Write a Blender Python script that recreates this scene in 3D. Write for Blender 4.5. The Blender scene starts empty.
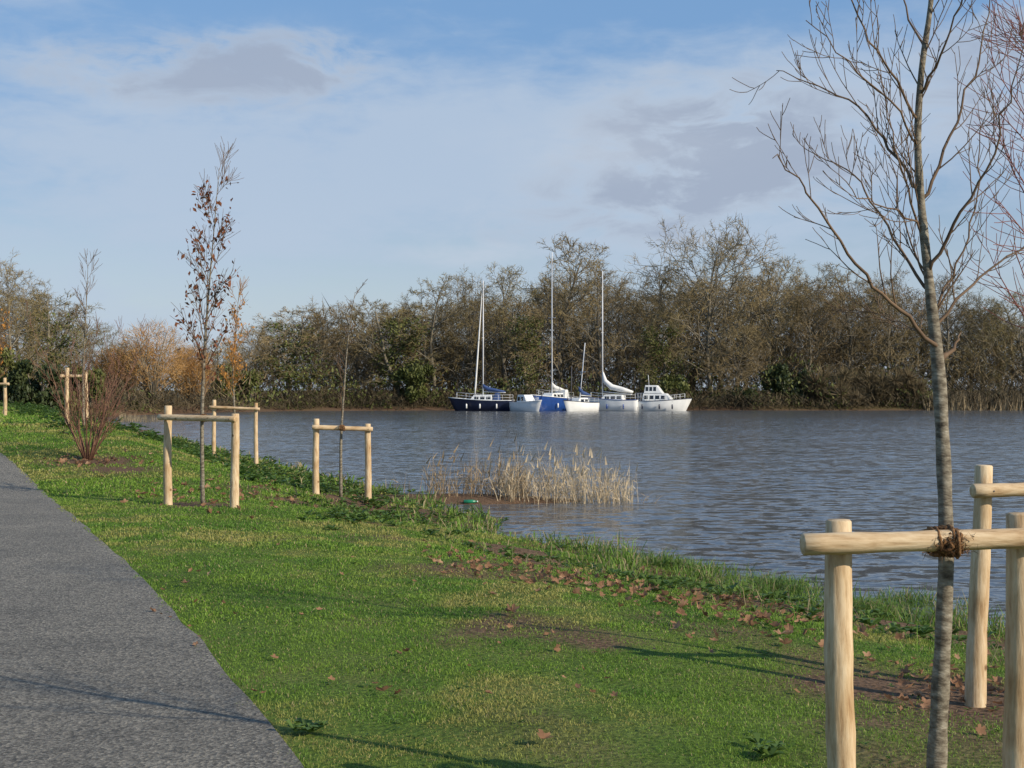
import bpy, math, random
import numpy as np
from mathutils import Vector, Matrix
R = math.radians
F = 1422.2; HY = 390.0; CH = 1.65; WZ = -0.80
C = bpy.context.scene.collection
def P(px, py, Y): return Vector(((px-512)/F*Y, Y, CH+(HY-py)/F*Y))

# ------------------------------------------------------------------ helpers
def sm(a, b, x):
    t = np.clip((np.asarray(x, float)-a)/(b-a), 0, 1); return t*t*(3-2*t)
_lat = {}
def vn(x, y, seed=0):
    if seed not in _lat: _lat[seed] = np.random.RandomState(seed+11).rand(256, 256)
    L = _lat[seed]; x = np.asarray(x, float); y = np.asarray(y, float)
    xi = np.floor(x).astype(int); yi = np.floor(y).astype(int)
    fx = x-xi; fy = y-yi; fx = fx*fx*(3-2*fx); fy = fy*fy*(3-2*fy)
    a = L[xi % 256, yi % 256]; b = L[(xi+1) % 256, yi % 256]; c = L[xi % 256, (yi+1) % 256]; d = L[(xi+1) % 256, (yi+1) % 256]
    return (a*(1-fx)+b*fx)*(1-fy)+(c*(1-fx)+d*fx)*fy
def fb(x, y, s=0): return (vn(x, y, s)+.5*vn(x*2.1, y*2.1, s+1)+.25*vn(x*4.3, y*4.3, s+2))/1.75
def pe(Y): return -0.93-0.398*(np.asarray(Y, float)-6.2)
def pedge(Y):
    Y = np.asarray(Y, float); s = 0
    for k in (-1.5, -.75, 0, .75, 1.5): s = s+np.interp(Y+k, [-10, 5, 6.2, 8, 11, 14, 18, 22, 26, 29, 32, 36, 45, 90], [-.6, -.05, 0, .10, .17, .18, .14, .05, -.15, -.5, -1.2, -2.8, -7, -25])
    return s/5
def uw(Y):
    Y = np.asarray(Y, float)
    return np.interp(Y, [0, 10, 13.9, 16.6, 20, 24, 28, 31.7, 36, 48, 87, 200], [11, 10, 8.8, 7.8, 7.9, 8.1, 8.6, 8.8, 8.5, 8.8, 10.5, 12])+(vn(Y*.7, Y*0, 5)-.5)*.9+(vn(Y*2.3, Y*0, 15)-.5)*.5
def yfar(X): return np.interp(X, [-80, -44, -36, -29, -22, 60, 90], [108, 116, 140, 165, 171, 172, 168])+(vn(X*.2, X*0, 9)-.5)*3
def ground(X, Y):
    X = np.asarray(X, float); Y = np.asarray(Y, float)
    u = X-pe(Y); w = uw(Y)
    rise = 0.78*sm(21, 36, Y)*(1-sm(2.2, 5.5, u))
    t = u/w
    z = rise+np.interp(t, [.12, .3, .5, .62, .85, 1, 1.3, 2], [0, -.03, -.14, -.3, -.62, -.8, -1.5, -2.2])
    z = z+(vn(X*1.3, Y*1.3, 3)-.5)*.05*sm(.06, .3, t)+(vn(X*.5, Y*.5, 4)-.5)*.08*sm(.08, .5, t)*(1-sm(.8, 1.1, t))
    isl = -.64-.075*((X+1.5)/2.1)**2-.14*((Y-31.4)/.9)**2+(vn(X*3, Y*3, 6)-.5)*.06
    z = np.maximum(z, isl)
    fy = Y-yfar(X)
    zf = np.interp(fy, [-14, -2, 0, 2, 10, 40, 120, 800], [-2.3, -1.2, -.8, -.3, 0, .3, .6, 1.2])
    return np.maximum(z, zf)
def gz(X, Y): return float(ground(X, Y))
def hit(px, py):
    Y = np.concatenate([np.arange(4, 60, .05), np.arange(60, 260, .3)])
    X = (px-512)/F*Y; Z = CH+(HY-py)/F*Y; g = ground(X, Y); i = int(np.argmax(Z <= g))
    return Vector((X[i], Y[i], g[i]))

class M:
    def __init__(s): s.V = []; s.F = []; s.C = None
    def tube(s, pts, rad, n=6, cap=True):
        pts = [Vector(p) for p in pts]; b0 = len(s.V); k = len(pts)
        up = None
        for i, p in enumerate(pts):
            t = (pts[min(i+1, k-1)]-pts[max(i-1, 0)]).normalized()
            if up is None:
                up = Vector((1, 0, 0)) if abs(t.x) < .8 else Vector((0, 1, 0))
            x = (up-t*up.dot(t)).normalized(); y = t.cross(x); up = x
            r = rad[i] if hasattr(rad, '__len__') else rad
            for j in range(n):
                a = 2*math.pi*j/n; s.V.append(p+x*(math.cos(a)*r)+y*(math.sin(a)*r))
        for i in range(k-1):
            for j in range(n):
                a = b0+i*n+j; b = b0+i*n+(j+1) % n
                s.F.append((a, b, b+n, a+n))
        if cap:
            s.F.append(tuple(b0+j for j in reversed(range(n)))); s.F.append(tuple(b0+(k-1)*n+j for j in range(n)))
    def ribbon(s, pts, w, rng):
        pts = [Vector(p) for p in pts]; b0 = len(s.V); k = len(pts)
        d = pts[-1]-pts[0]; x = d.cross(Vector((rng.uniform(-1, 1), rng.uniform(-1, 1), rng.uniform(-1, 1))))
        if x.length < 1e-6: x = Vector((1, 0, 0))
        x.normalize()
        for i in range(k-1):
            ww = w*(1-i/(k-1))*.5; s.V += [pts[i]-x*ww, pts[i]+x*ww]
        s.V.append(pts[-1])
        for i in range(k-2): a = b0+2*i; s.F.append((a, a+1, a+3, a+2))
        s.F.append((b0+2*(k-2), b0+2*(k-2)+1, b0+2*(k-1)))
    def leaf(s, c, size, rng, flat=0):
        n = Vector((rng.gauss(0, 1), rng.gauss(0, 1), rng.gauss(0, 1)+flat)).normalized()
        x = n.cross(Vector((rng.uniform(-1, 1), rng.uniform(-1, 1), .1))).normalized(); y = n.cross(x)
        b = len(s.V); s.V += [c-x*size, c-y*size*.5+n*size*.15, c+x*size, c+y*size*.5+n*size*.15]
        s.F.append((b, b+1, b+2, b+3))
    def loft(s, secs, closed=False, cap=True):
        b0 = len(s.V); n = len(secs[0])
        for q in secs: s.V += [Vector(v) for v in q]
        for i in range(len(secs)-1):
            for j in range(n if closed else n-1):
                a = b0+i*n+j; b = b0+i*n+(j+1) % n
                s.F.append((a, b, b+n, a+n))
        if cap:
            s.F.append(tuple(b0+j for j in reversed(range(n)))); s.F.append(tuple(b0+(len(secs)-1)*n+j for j in range(n)))
    def box(s, x0, x1, y0, y1, z0, z1, tx=0, ty=0, txf=None):
        txf = tx if txf is None else txf
        b = len(s.V)
        s.V += [Vector(v) for v in ((x0, y0, z0), (x1, y0, z0), (x1, y1, z0), (x0, y1, z0), (x0+tx, y0+ty, z1), (x1-txf, y0+ty, z1), (x1-txf, y1-ty, z1), (x0+tx, y1-ty, z1))]
        s.F += [tuple(b+i for i in f) for f in ((3, 2, 1, 0), (4, 5, 6, 7), (0, 1, 5, 4), (1, 2, 6, 5), (2, 3, 7, 6), (3, 0, 4, 7))]
    def mesh(s, name, m, smooth=True, off=None):
        me = bpy.data.meshes.new(name)
        V = s.V if off is None else [v-off for v in s.V]
        me.from_pydata([tuple(v) for v in V], [], s.F); me.materials.append(m)
        if smooth: me.polygons.foreach_set('use_smooth', [True]*len(me.polygons))
        me.update(); return me
    def build(s, name, m, parent=None, off=None, smooth=True):
        o = bpy.data.objects.new(name, s.mesh(name, m, smooth, off)); C.objects.link(o)
        if parent is not None: o.parent = parent
        return o
def rawmesh(name, V, T, m):
    me = bpy.data.meshes.new(name); me.vertices.add(len(V)); me.vertices.foreach_set('co', V.ravel().astype(np.float32))
    me.loops.add(T.size); me.loops.foreach_set('vertex_index', T.ravel().astype(np.int32))
    me.polygons.add(len(T)); me.polygons.foreach_set('loop_start', (np.arange(len(T))*3).astype(np.int32)); me.update(calc_edges=True); me.materials.append(m); return me
def tag(o, label=None, cat=None, group=None, kind=None):
    if label: o['label'] = label
    if cat: o['category'] = cat
    if group: o['group'] = group
    if kind: o['kind'] = kind
    return o
def thing(name, loc, label, cat, group=None, rz=0, sc=None):
    o = bpy.data.objects.new(name, None); C.objects.link(o); o.location = loc; o.rotation_euler = (0, 0, rz)
    o.empty_display_size = .1
    if sc: o.scale = sc
    return tag(o, label, cat, group)
def bevel(o, w, seg=2):
    b = o.modifiers.new('bev', 'BEVEL'); b.width = w; b.segments = seg; b.limit_method = 'ANGLE'; return o

# ------------------------------------------------------------------ materials
def newmat(name):
    m = bpy.data.materials.new(name); m.use_nodes = True; nt = m.node_tree
    return m, nt, nt.nodes['Principled BSDF']
def N(nt, typ, **kw):
    n = nt.nodes.new(typ)
    for k, v in kw.items():
        if k in n.inputs.keys():
            n.inputs[k].default_value = v
        else: setattr(n, k, v)
    return n
def coords(nt, mode, scale=(1, 1, 1)):
    if mode == 'pos': s = N(nt, 'ShaderNodeNewGeometry').outputs['Position']
    else: s = N(nt, 'ShaderNodeTexCoord').outputs['Object']
    mp = N(nt, 'ShaderNodeMapping'); mp.inputs['Scale'].default_value = scale
    nt.links.new(s, mp.inputs['Vector']); return mp.outputs['Vector']
def ramp(nt, fac, stops):
    r = N(nt, 'ShaderNodeValToRGB'); e = r.color_ramp.elements
    while len(e) < len(stops): e.new(.5)
    for i, (p, c) in enumerate(stops): e[i].position = p; e[i].color = (*c, 1) if len(c) == 3 else c
    nt.links.new(fac, r.inputs['Fac']); return r.outputs['Color']
def mix(nt, fac, a, b, typ='MIX'):
    n = N(nt, 'ShaderNodeMix', data_type='RGBA', blend_type=typ)
    for s, v in ((n.inputs[0], fac), (n.inputs[6], a), (n.inputs[7], b)):
        if isinstance(v, (int, float)): s.default_value = v
        elif isinstance(v, tuple): s.default_value = (*v, 1)
        else: nt.links.new(v, s)
    return n.outputs[2]
def nmat(name, stops, scale=4., sv=(1, 1, 1), rough=.8, bump=0, bscale=None, mode='obj', detail=4, trans=0, spec=.3, metal=0, vary=None):
    m, nt, b = newmat(name)
    v = coords(nt, mode, sv)
    no = N(nt, 'ShaderNodeTexNoise', Scale=scale, Detail=float(detail), Roughness=.6); nt.links.new(v, no.inputs['Vector'])
    col = ramp(nt, no.outputs['Fac'], stops)
    if vary:
        oi = N(nt, 'ShaderNodeObjectInfo'); col = mix(nt, 1., col, ramp(nt, oi.outputs['Random'], vary), 'MULTIPLY')
    nt.links.new(col, b.inputs['Base Color'])
    b.inputs['Roughness'].default_value = rough; b.inputs['Specular IOR Level'].default_value = spec; b.inputs['Metallic'].default_value = metal
    if bump:
        n2 = N(nt, 'ShaderNodeTexNoise', Scale=bscale or scale*3, Detail=4.); nt.links.new(v, n2.inputs['Vector'])
        bp = N(nt, 'ShaderNodeBump', Strength=.8, Distance=bump); nt.links.new(n2.outputs['Fac'], bp.inputs['Height']); nt.links.new(bp.outputs['Normal'], b.inputs['Normal'])
    if trans:
        tr = N(nt, 'ShaderNodeBsdfTranslucent'); nt.links.new(col, tr.inputs['Color'])
        ms = N(nt, 'ShaderNodeMixShader'); ms.inputs[0].default_value = trans
        nt.links.new(b.outputs[0], ms.inputs[1]); nt.links.new(tr.outputs[0], ms.inputs[2])
        nt.links.new(ms.outputs[0], nt.nodes['Material Output'].inputs['Surface'])
    return m
def cmat(name, trans=.3, rough=.7):
    m, nt, b = newmat(name)
    a = N(nt, 'ShaderNodeAttribute', attribute_name='Col'); col = a.outputs['Color']
    nt.links.new(col, b.inputs['Base Color']); b.inputs['Roughness'].default_value = rough; b.inputs['Specular IOR Level'].default_value = .25
    tr = N(nt, 'ShaderNodeBsdfTranslucent'); nt.links.new(col, tr.inputs['Color'])
    ms = N(nt, 'ShaderNodeMixShader'); ms.inputs[0].default_value = trans
    nt.links.new(b.outputs[0], ms.inputs[1]); nt.links.new(tr.outputs[0], ms.inputs[2])
    nt.links.new(ms.outputs[0], nt.nodes['Material Output'].inputs['Surface'])
    return m
def wood(name, sv):
    m, nt, b = newmat(name)
    v = coords(nt, 'obj', sv)
    n1 = N(nt, 'ShaderNodeTexNoise', Scale=9., Detail=8., Roughness=.65); nt.links.new(v, n1.inputs['Vector'])
    col = ramp(nt, n1.outputs['Fac'], [(.25, (.26, .15, .08)), (.40, (.50, .35, .20)), (.55, (.64, .49, .31)), (.75, (.72, .60, .42))])
    v2 = coords(nt, 'obj', (1, 1, 1))
    vo = N(nt, 'ShaderNodeTexVoronoi', Scale=5.); nt.links.new(v2, vo.inputs['Vector'])
    kn = ramp(nt, vo.outputs['Distance'], [(.06, (.22, .12, .05)), (.13, (1, 1, 1))])
    col = mix(nt, .85, col, kn, 'MULTIPLY')
    n3 = N(nt, 'ShaderNodeTexNoise', Scale=2.6, Detail=6.); nt.links.new(v2, n3.inputs['Vector'])
    col = mix(nt, .85, col, ramp(nt, n3.outputs['Fac'], [(.32, (.66, .56, .44)), (.58, (1, 1, 1))]), 'MULTIPLY')
    nt.links.new(col, b.inputs['Base Color'])
    b.inputs['Roughness'].default_value = .75; b.inputs['Specular IOR Level'].default_value = .25
    bp = N(nt, 'ShaderNodeBump', Strength=.5, Distance=.009); nt.links.new(n1.outputs['Fac'], bp.inputs['Height']); nt.links.new(bp.outputs['Normal'], b.inputs['Normal'])
    return m
WOODV = wood('pale_wood_upright', (5, 5, .7)); WOODH = wood('pale_wood_level', (.7, 5, 5))
COIR = nmat('coir_rope', [(.3, (.05, .022, .01)), (.5, (.15, .075, .03)), (.7, (.30, .16, .07))], 45., rough=.95, bump=.006)
BARK = nmat('young_bark', [(.28, (.055, .043, .03)), (.42, (.13, .107, .077)), (.55, (.225, .195, .145)), (.72, (.35, .315, .25))], 8., (3, 3, 7), .85, .005, 20, detail=8)
TWIG = nmat('brown_twig', [(.3, (.08, .05, .03)), (.7, (.20, .13, .08))], 6., rough=.8)
REDTWIG = nmat('reddish_twig', [(.3, (.14, .045, .035)), (.7, (.30, .11, .08))], 6., rough=.7)
BUSHTWIG = nmat('red_brown_twig', [(.3, (.11, .055, .035)), (.7, (.25, .13, .085))], 6., rough=.75)
ORTWIG = nmat('orange_twig', [(.3, (.26, .12, .035)), (.7, (.42, .22, .07))], 6., rough=.7)
DEADLEAF = nmat('dry_brown_leaf', [(.3, (.16, .08, .04)), (.55, (.33, .18, .10)), (.75, (.50, .33, .20))], 5., rough=.8, mode='pos', trans=.3)
REDLEAF = nmat('dark_russet_leaf', [(.3, (.10, .035, .016)), (.7, (.27, .10, .045))], 5., rough=.8, mode='pos', trans=.25)
ORLEAF = nmat('orange_leaf', [(.3, (.40, .17, .04)), (.7, (.60, .30, .07))], 5., rough=.8, trans=.3)
FARTRUNK = nmat('far_bark', [(.3, (.11, .095, .07)), (.7, (.25, .215, .155))], .35, (1, 1, 1), .9, mode='pos')
FARTWIG = nmat('far_twig', [(.34, (.15, .115, .06)), (.5, (.21, .17, .085)), (.66, (.28, .22, .13))], .045, rough=.9, mode='pos', detail=3, vary=[(0, (.82, .86, .75)), (.35, (1.0, .92, .85)), (.65, (1.1, 1.1, .9)), (1, (1.25, 1.15, 1.1))])
WILLOW = nmat('willow_twig', [(.3, (.32, .165, .05)), (.5, (.44, .25, .085)), (.7, (.55, .34, .14))], .5, rough=.8, mode='pos', trans=.2)
IVY = nmat('ivy_leaf', [(.3, (.045, .06, .014)), (.5, (.10, .115, .028)), (.7, (.19, .19, .06))], .6, rough=.6, mode='pos', trans=.15)
DARKIVY = nmat('dark_leaf', [(.3, (.02, .033, .012)), (.7, (.07, .09, .03))], .8, rough=.55, mode='pos', trans=.1)
THICK = nmat('thicket_twig', [(.3, (.10, .072, .04)), (.5, (.16, .125, .066)), (.7, (.23, .17, .105))], .12, rough=.9, mode='pos')
SCRUB = nmat('dark_scrub', [(.3, (.045, .034, .02)), (.5, (.085, .066, .036)), (.7, (.14, .105, .06))], .15, rough=.9, mode='pos')
REED = nmat('dead_reed', [(.3, (.42, .32, .19)), (.7, (.68, .57, .40))], 3., rough=.8, mode='pos', trans=.25)
REEDB = nmat('brown_reed', [(.3, (.19, .13, .07)), (.7, (.48, .36, .22))], 3., rough=.8, mode='pos', trans=.2)
REEDF = nmat('far_reed', [(.3, (.22, .17, .10)), (.7, (.40, .32, .20))], .3, rough=.8, mode='pos', trans=.2)
GRASS = cmat('grass_blade', .42, .5)
WEED = nmat('weed_leaf', [(.3, (.05, .10, .018)), (.7, (.15, .23, .05))], 3., rough=.5, mode='pos', trans=.35)
WHITE = nmat('white_gelcoat', [(.3, (.74, .74, .72)), (.7, (.84, .84, .82))], 1.5, rough=.3, spec=.5)
CREAM = nmat('cream_deck', [(.3, (.5, .48, .43)), (.7, (.62, .6, .55))], 2., rough=.5)
NAVY = nmat('navy_paint', [(.3, (.008, .012, .035)), (.7, (.015, .02, .05))], 1.5, rough=.3, spec=.5)
BLUE = nmat('blue_paint', [(.3, (.015, .05, .20)), (.7, (.02, .07, .27))], 1.5, rough=.3, spec=.5)
GLASS = nmat('dark_window', [(.3, (.01, .012, .015)), (.7, (.03, .035, .04))], 1., rough=.1, spec=.6)
ALU = nmat('mast_aluminium', [(.3, (.6, .61, .63)), (.7, (.72, .73, .74))], 1., rough=.4, spec=.5)
DARKM = nmat('dark_spar', [(.3, (.05, .05, .06)), (.7, (.09, .09, .1))], 1., rough=.5)
CANVAS = nmat('sail_canvas', [(.3, (.66, .66, .64)), (.7, (.8, .79, .76))], 2., rough=.8)
BLUEC = nmat('blue_canvas', [(.3, (.03, .06, .16)), (.7, (.05, .09, .22))], 2., rough=.8)
GREENB = nmat('green_plastic', [(.3, (.01, .14, .07)), (.7, (.02, .22, .11))], 8., rough=.25, spec=.5)

# ------------------------------------------------------------------ ground
us = np.concatenate([[-900, -600, -400, -250, -150, -90, -50, -30, -18, -12], np.arange(-9, -5.5, .5), np.arange(-5.5, 14.01, .25), [15, 17, 20, 25, 32, 40, 50, 60, 72, 85, 100, 120, 150, 200, 300, 500, 900, 1600]])
ys = np.concatenate([[-60, -30, -15, -6, -2, 0, 2, 3], np.arange(4, 44, .25), np.arange(44, 100, 1.), np.arange(100, 220, 2.), [230, 250, 280, 330, 400, 550, 800, 1200, 1800]])
UU, YY = np.meshgrid(us, ys); XX = pe(YY)+UU; ZZ = ground(XX, YY)
def gridmesh(name, X, Y, Z, m):
    h, w = X.shape
    V = np.stack([X.ravel(), Y.ravel(), Z.ravel()], 1)
    i = (np.arange(h-1)[:, None]*w+np.arange(w-1)[None, :]).ravel()
    Fc = np.stack([i, i+1, i+1+w, i+w], 1)
    me = bpy.data.meshes.new(name); me.from_pydata(V.tolist(), [], Fc.tolist()); me.materials.append(m)
    me.polygons.foreach_set('use_smooth', [True]*len(me.polygons)); me.update()
    o = bpy.data.objects.new(name, me); C.objects.link(o); return o
SOIL = [(hit(90, 461), 1.0), (hit(203, 505), .75), (hit(343, 497), .5), (hit(985, 702), .9), (hit(890, 690), .7), (hit(290, 500), .6), (hit(120, 470), .7), (Vector((1.5, 5.2, 0)), .4)]
def soil(X, Y):
    s = np.zeros_like(X)
    for p, r in SOIL: s = np.maximum(s, np.exp(-((X-p.x)**2+(Y-p.y)**2)/r**2*1.2))
    t = (X-pe(Y))/uw(Y)
    s = np.maximum(s, .95*sm(.55, .70, t)*(1-sm(.86, .95, t))*sm(.36, .50, fb(X*.8, Y*.5, 21)))
    s = np.maximum(s, .55*sm(.56, .72, fb(X*.9, Y*.6, 121))*sm(.05, .2, t))
    return np.clip(s*(.5+1.1*fb(X*2, Y*2, 30)), 0, 1)
m, nt, b = newmat('bank_ground')
v = coords(nt, 'pos'); n1 = N(nt, 'ShaderNodeTexNoise', Scale=1.2, Detail=8.); nt.links.new(v, n1.inputs['Vector'])
n2 = N(nt, 'ShaderNodeTexNoise', Scale=26., Detail=6.); nt.links.new(v, n2.inputs['Vector'])
g1 = ramp(nt, n1.outputs['Fac'], [(.35, (.08, .13, .02)), (.55, (.11, .16, .03)), (.7, (.16, .165, .05))])
g2 = ramp(nt, n2.outputs['Fac'], [(.3, (.5, .5, .5)), (.7, (1.2, 1.2, 1.2))])
g = mix(nt, 1., g1, g2, 'MULTIPLY')
s1 = ramp(nt, n2.outputs['Fac'], [(.3, (.055, .033, .018)), (.7, (.20, .125, .078))])
at = N(nt, 'ShaderNodeAttribute', attribute_name='soil')
sf = N(nt, 'ShaderNodeMath', operation='MULTIPLY', use_clamp=True); nt.links.new(at.outputs['Fac'], sf.inputs[0]); sf.inputs[1].default_value = 1.5
g = mix(nt, sf.outputs[0], g, s1); nt.links.new(g, b.inputs['Base Color']); b.inputs['Roughness'].default_value = .95; b.inputs['Specular IOR Level'].default_value = .1
bp = N(nt, 'ShaderNodeBump', Strength=.8, Distance=.03); nt.links.new(n2.outputs['Fac'], bp.inputs['Height']); nt.links.new(bp.outputs['Normal'], b.inputs['Normal'])
GROUNDM = m
go = gridmesh('ground', XX, YY, ZZ, GROUNDM); tag(go, kind='structure')
sa = np.maximum(soil(XX, YY), np.where((ZZ < -.60), .9, 0)); sa = np.maximum(sa, .5*(YY > 100))
a = go.data.attributes.new('soil', 'FLOAT', 'POINT'); a.data.foreach_set('value', sa.ravel().astype(np.float32))
# path
iy = (ys >= -6) & (ys <= 60)
PX, PY = np.meshgrid(np.concatenate([np.arange(-5, -.1, .25), [0.]]), ys[iy]); PXX = pe(PY)+pedge(PY)+PX+np.where(PX > -.01, (vn(PY*1.6, PY*0, 66)-.5)*.05, 0)
m, nt, b = newmat('grey_gravel'); v = coords(nt, 'pos')
n1 = N(nt, 'ShaderNodeTexNoise', Scale=75., Detail=6., Roughness=.8); nt.links.new(v, n1.inputs['Vector'])
n2 = N(nt, 'ShaderNodeTexNoise', Scale=.9, Detail=10., Roughness=.72); nt.links.new(v, n2.inputs['Vector'])
vo = N(nt, 'ShaderNodeTexVoronoi', Scale=52.); nt.links.new(v, vo.inputs['Vector'])
c1 = ramp(nt, n1.outputs['Fac'], [(.3, (.085, .081, .076)), (.5, (.245, .232, .212)), (.72, (.52, .49, .44))])
c2 = ramp(nt, n2.outputs['Fac'], [(.3, (.72, .72, .72)), (.7, (1.15, 1.13, 1.08))])
c3 = ramp(nt, vo.outputs['Color'], [(.2, (.5, .5, .5)), (.9, (1.3, 1.27, 1.2))])
c = mix(nt, 1., mix(nt, 1., c1, c2, 'MULTIPLY'), c3, 'MULTIPLY'); nt.links.new(c, b.inputs['Base Color']); b.inputs['Roughness'].default_value = .9; b.inputs['Specular IOR Level'].default_value = .2
ad = N(nt, 'ShaderNodeMath', operation='ADD'); nt.links.new(n1.outputs['Fac'], ad.inputs[0]); nt.links.new(vo.outputs['Distance'], ad.inputs[1])
bp = N(nt, 'ShaderNodeBump', Strength=1., Distance=.016); nt.links.new(ad.outputs[0], bp.inputs['Height']); nt.links.new(bp.outputs['Normal'], b.inputs['Normal'])
tag(gridmesh('path', PXX, PY, ground(PXX, PY)+.014, m), kind='structure')
# water
m, nt, b = newmat('river_water'); b.inputs['Base Color'].default_value = (.085, .09, .095, 1)
b.inputs['Roughness'].default_value = .15; b.inputs['IOR'].default_value = 1.33
def wn(sv, scale, detail, k, dist=.5):
    v = coords(nt, 'pos', sv); n_ = N(nt, 'ShaderNodeTexNoise', Scale=scale, Detail=detail, Roughness=.62, Distortion=dist); nt.links.new(v, n_.inputs['Vector'])
    s_ = N(nt, 'ShaderNodeVectorMath', operation='SUBTRACT'); nt.links.new(n_.outputs['Color'], s_.inputs[0]); s_.inputs[1].default_value = (.5, .5, .5)
    m_ = N(nt, 'ShaderNodeVectorMath', operation='MULTIPLY'); nt.links.new(s_.outputs[0], m_.inputs[0]); m_.inputs[1].default_value = (k*.7, k, 0); return m_.outputs[0]
a1 = wn((.8, 1.35, 1), 2.7, 4., 1.25); a2 = wn((.4, .9, 1), .8, 3., .35)
n3 = N(nt, 'ShaderNodeTexNoise', Scale=.05, Detail=3.); nt.links.new(coords(nt, 'pos', (.5, 1.4, 1)), n3.inputs['Vector'])
mr = N(nt, 'ShaderNodeMapRange'); mr.inputs[1].default_value = .35; mr.inputs[2].default_value = .65; mr.inputs[3].default_value = .75; mr.inputs[4].default_value = 1.15; nt.links.new(n3.outputs['Fac'], mr.inputs[0])
vs_ = N(nt, 'ShaderNodeVectorMath', operation='ADD'); nt.links.new(a1, vs_.inputs[0]); nt.links.new(a2, vs_.inputs[1])
vm_ = N(nt, 'ShaderNodeVectorMath', operation='SCALE'); nt.links.new(vs_.outputs[0], vm_.inputs[0]); nt.links.new(mr.outputs[0], vm_.inputs['Scale'])
va = N(nt, 'ShaderNodeVectorMath', operation='ADD'); nt.links.new(vm_.outputs[0], va.inputs[0]); va.inputs[1].default_value = (0, 0, 1)
vz = N(nt, 'ShaderNodeVectorMath', operation='NORMALIZE'); nt.links.new(va.outputs[0], vz.inputs[0]); nt.links.new(vz.outputs[0], b.inputs['Normal'])
wx, wy = np.meshgrid(np.array([-250, -100, 0, 100, 600.]), np.array([-40, 0, 40, 100, 178.]))
tag(gridmesh('water', wx, wy, wx*0+WZ, m), kind='structure')

# ------------------------------------------------------------------ grass
rs = np.random.RandomState(4)
def blades(X, Y, h, w, col, lean=.5, zmin=None):
    n = len(X); Z = ground(X, Y)-.006
    if zmin is not None: Z = np.maximum(Z, zmin)
    a = rs.rand(n)*2*np.pi; dx = np.cos(a)*w/2; dy = np.sin(a)*w/2
    la = rs.rand(n)*2*np.pi; l = h*lean*rs.rand(n)**.7; lx = np.cos(la)*l; ly = np.sin(la)*l
    b0 = np.stack([X-dx, Y-dy, Z], 1); b1 = np.stack([X+dx, Y+dy, Z], 1)
    m0 = np.stack([X-dx*.7+lx*.35, Y-dy*.7+ly*.35, Z+h*.6], 1); m1 = np.stack([X+dx*.7+lx*.35, Y+dy*.7+ly*.35, Z+h*.6], 1)
    tp = np.stack([X+lx, Y+ly, Z+h*(1-.35*(l/np.maximum(h, 1e-4)))], 1)
    V = np.stack([b0, b1, m0, m1, tp], 1).reshape(-1, 3)
    o = np.arange(n)[:, None]*5
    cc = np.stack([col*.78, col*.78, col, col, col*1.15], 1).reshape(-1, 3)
    return V, o, cc
def grass_obj(name, parts):
    Vs, Qs, Ts, Cs = [], [], [], []; off = 0
    for V, o, cc in parts:
        Vs.append(V); Cs.append(cc); o = o+off
        Qs.append(o+np.array([0, 1, 3, 2])); Ts.append(o+np.array([2, 3, 4])); off += len(V)
    V = np.concatenate(Vs); Q = np.concatenate(Qs); T = np.concatenate(Ts); cc = np.concatenate(Cs)
    me = bpy.data.meshes.new(name); me.vertices.add(len(V)); me.vertices.foreach_set('co', V.ravel().astype(np.float32))
    li = np.concatenate([Q.ravel(), T.ravel()]); me.loops.add(len(li)); me.loops.foreach_set('vertex_index', li.astype(np.int32))
    ls = np.concatenate([np.arange(len(Q))*4, len(Q)*4+np.arange(len(T))*3]); me.polygons.add(len(ls)); me.polygons.foreach_set('loop_start', ls.astype(np.int32))
    me.update(calc_edges=True)
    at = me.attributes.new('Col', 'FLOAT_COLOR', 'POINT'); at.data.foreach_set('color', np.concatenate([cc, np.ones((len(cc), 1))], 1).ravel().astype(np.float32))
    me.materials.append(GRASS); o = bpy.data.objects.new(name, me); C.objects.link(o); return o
parts = []; tallp = []
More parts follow.
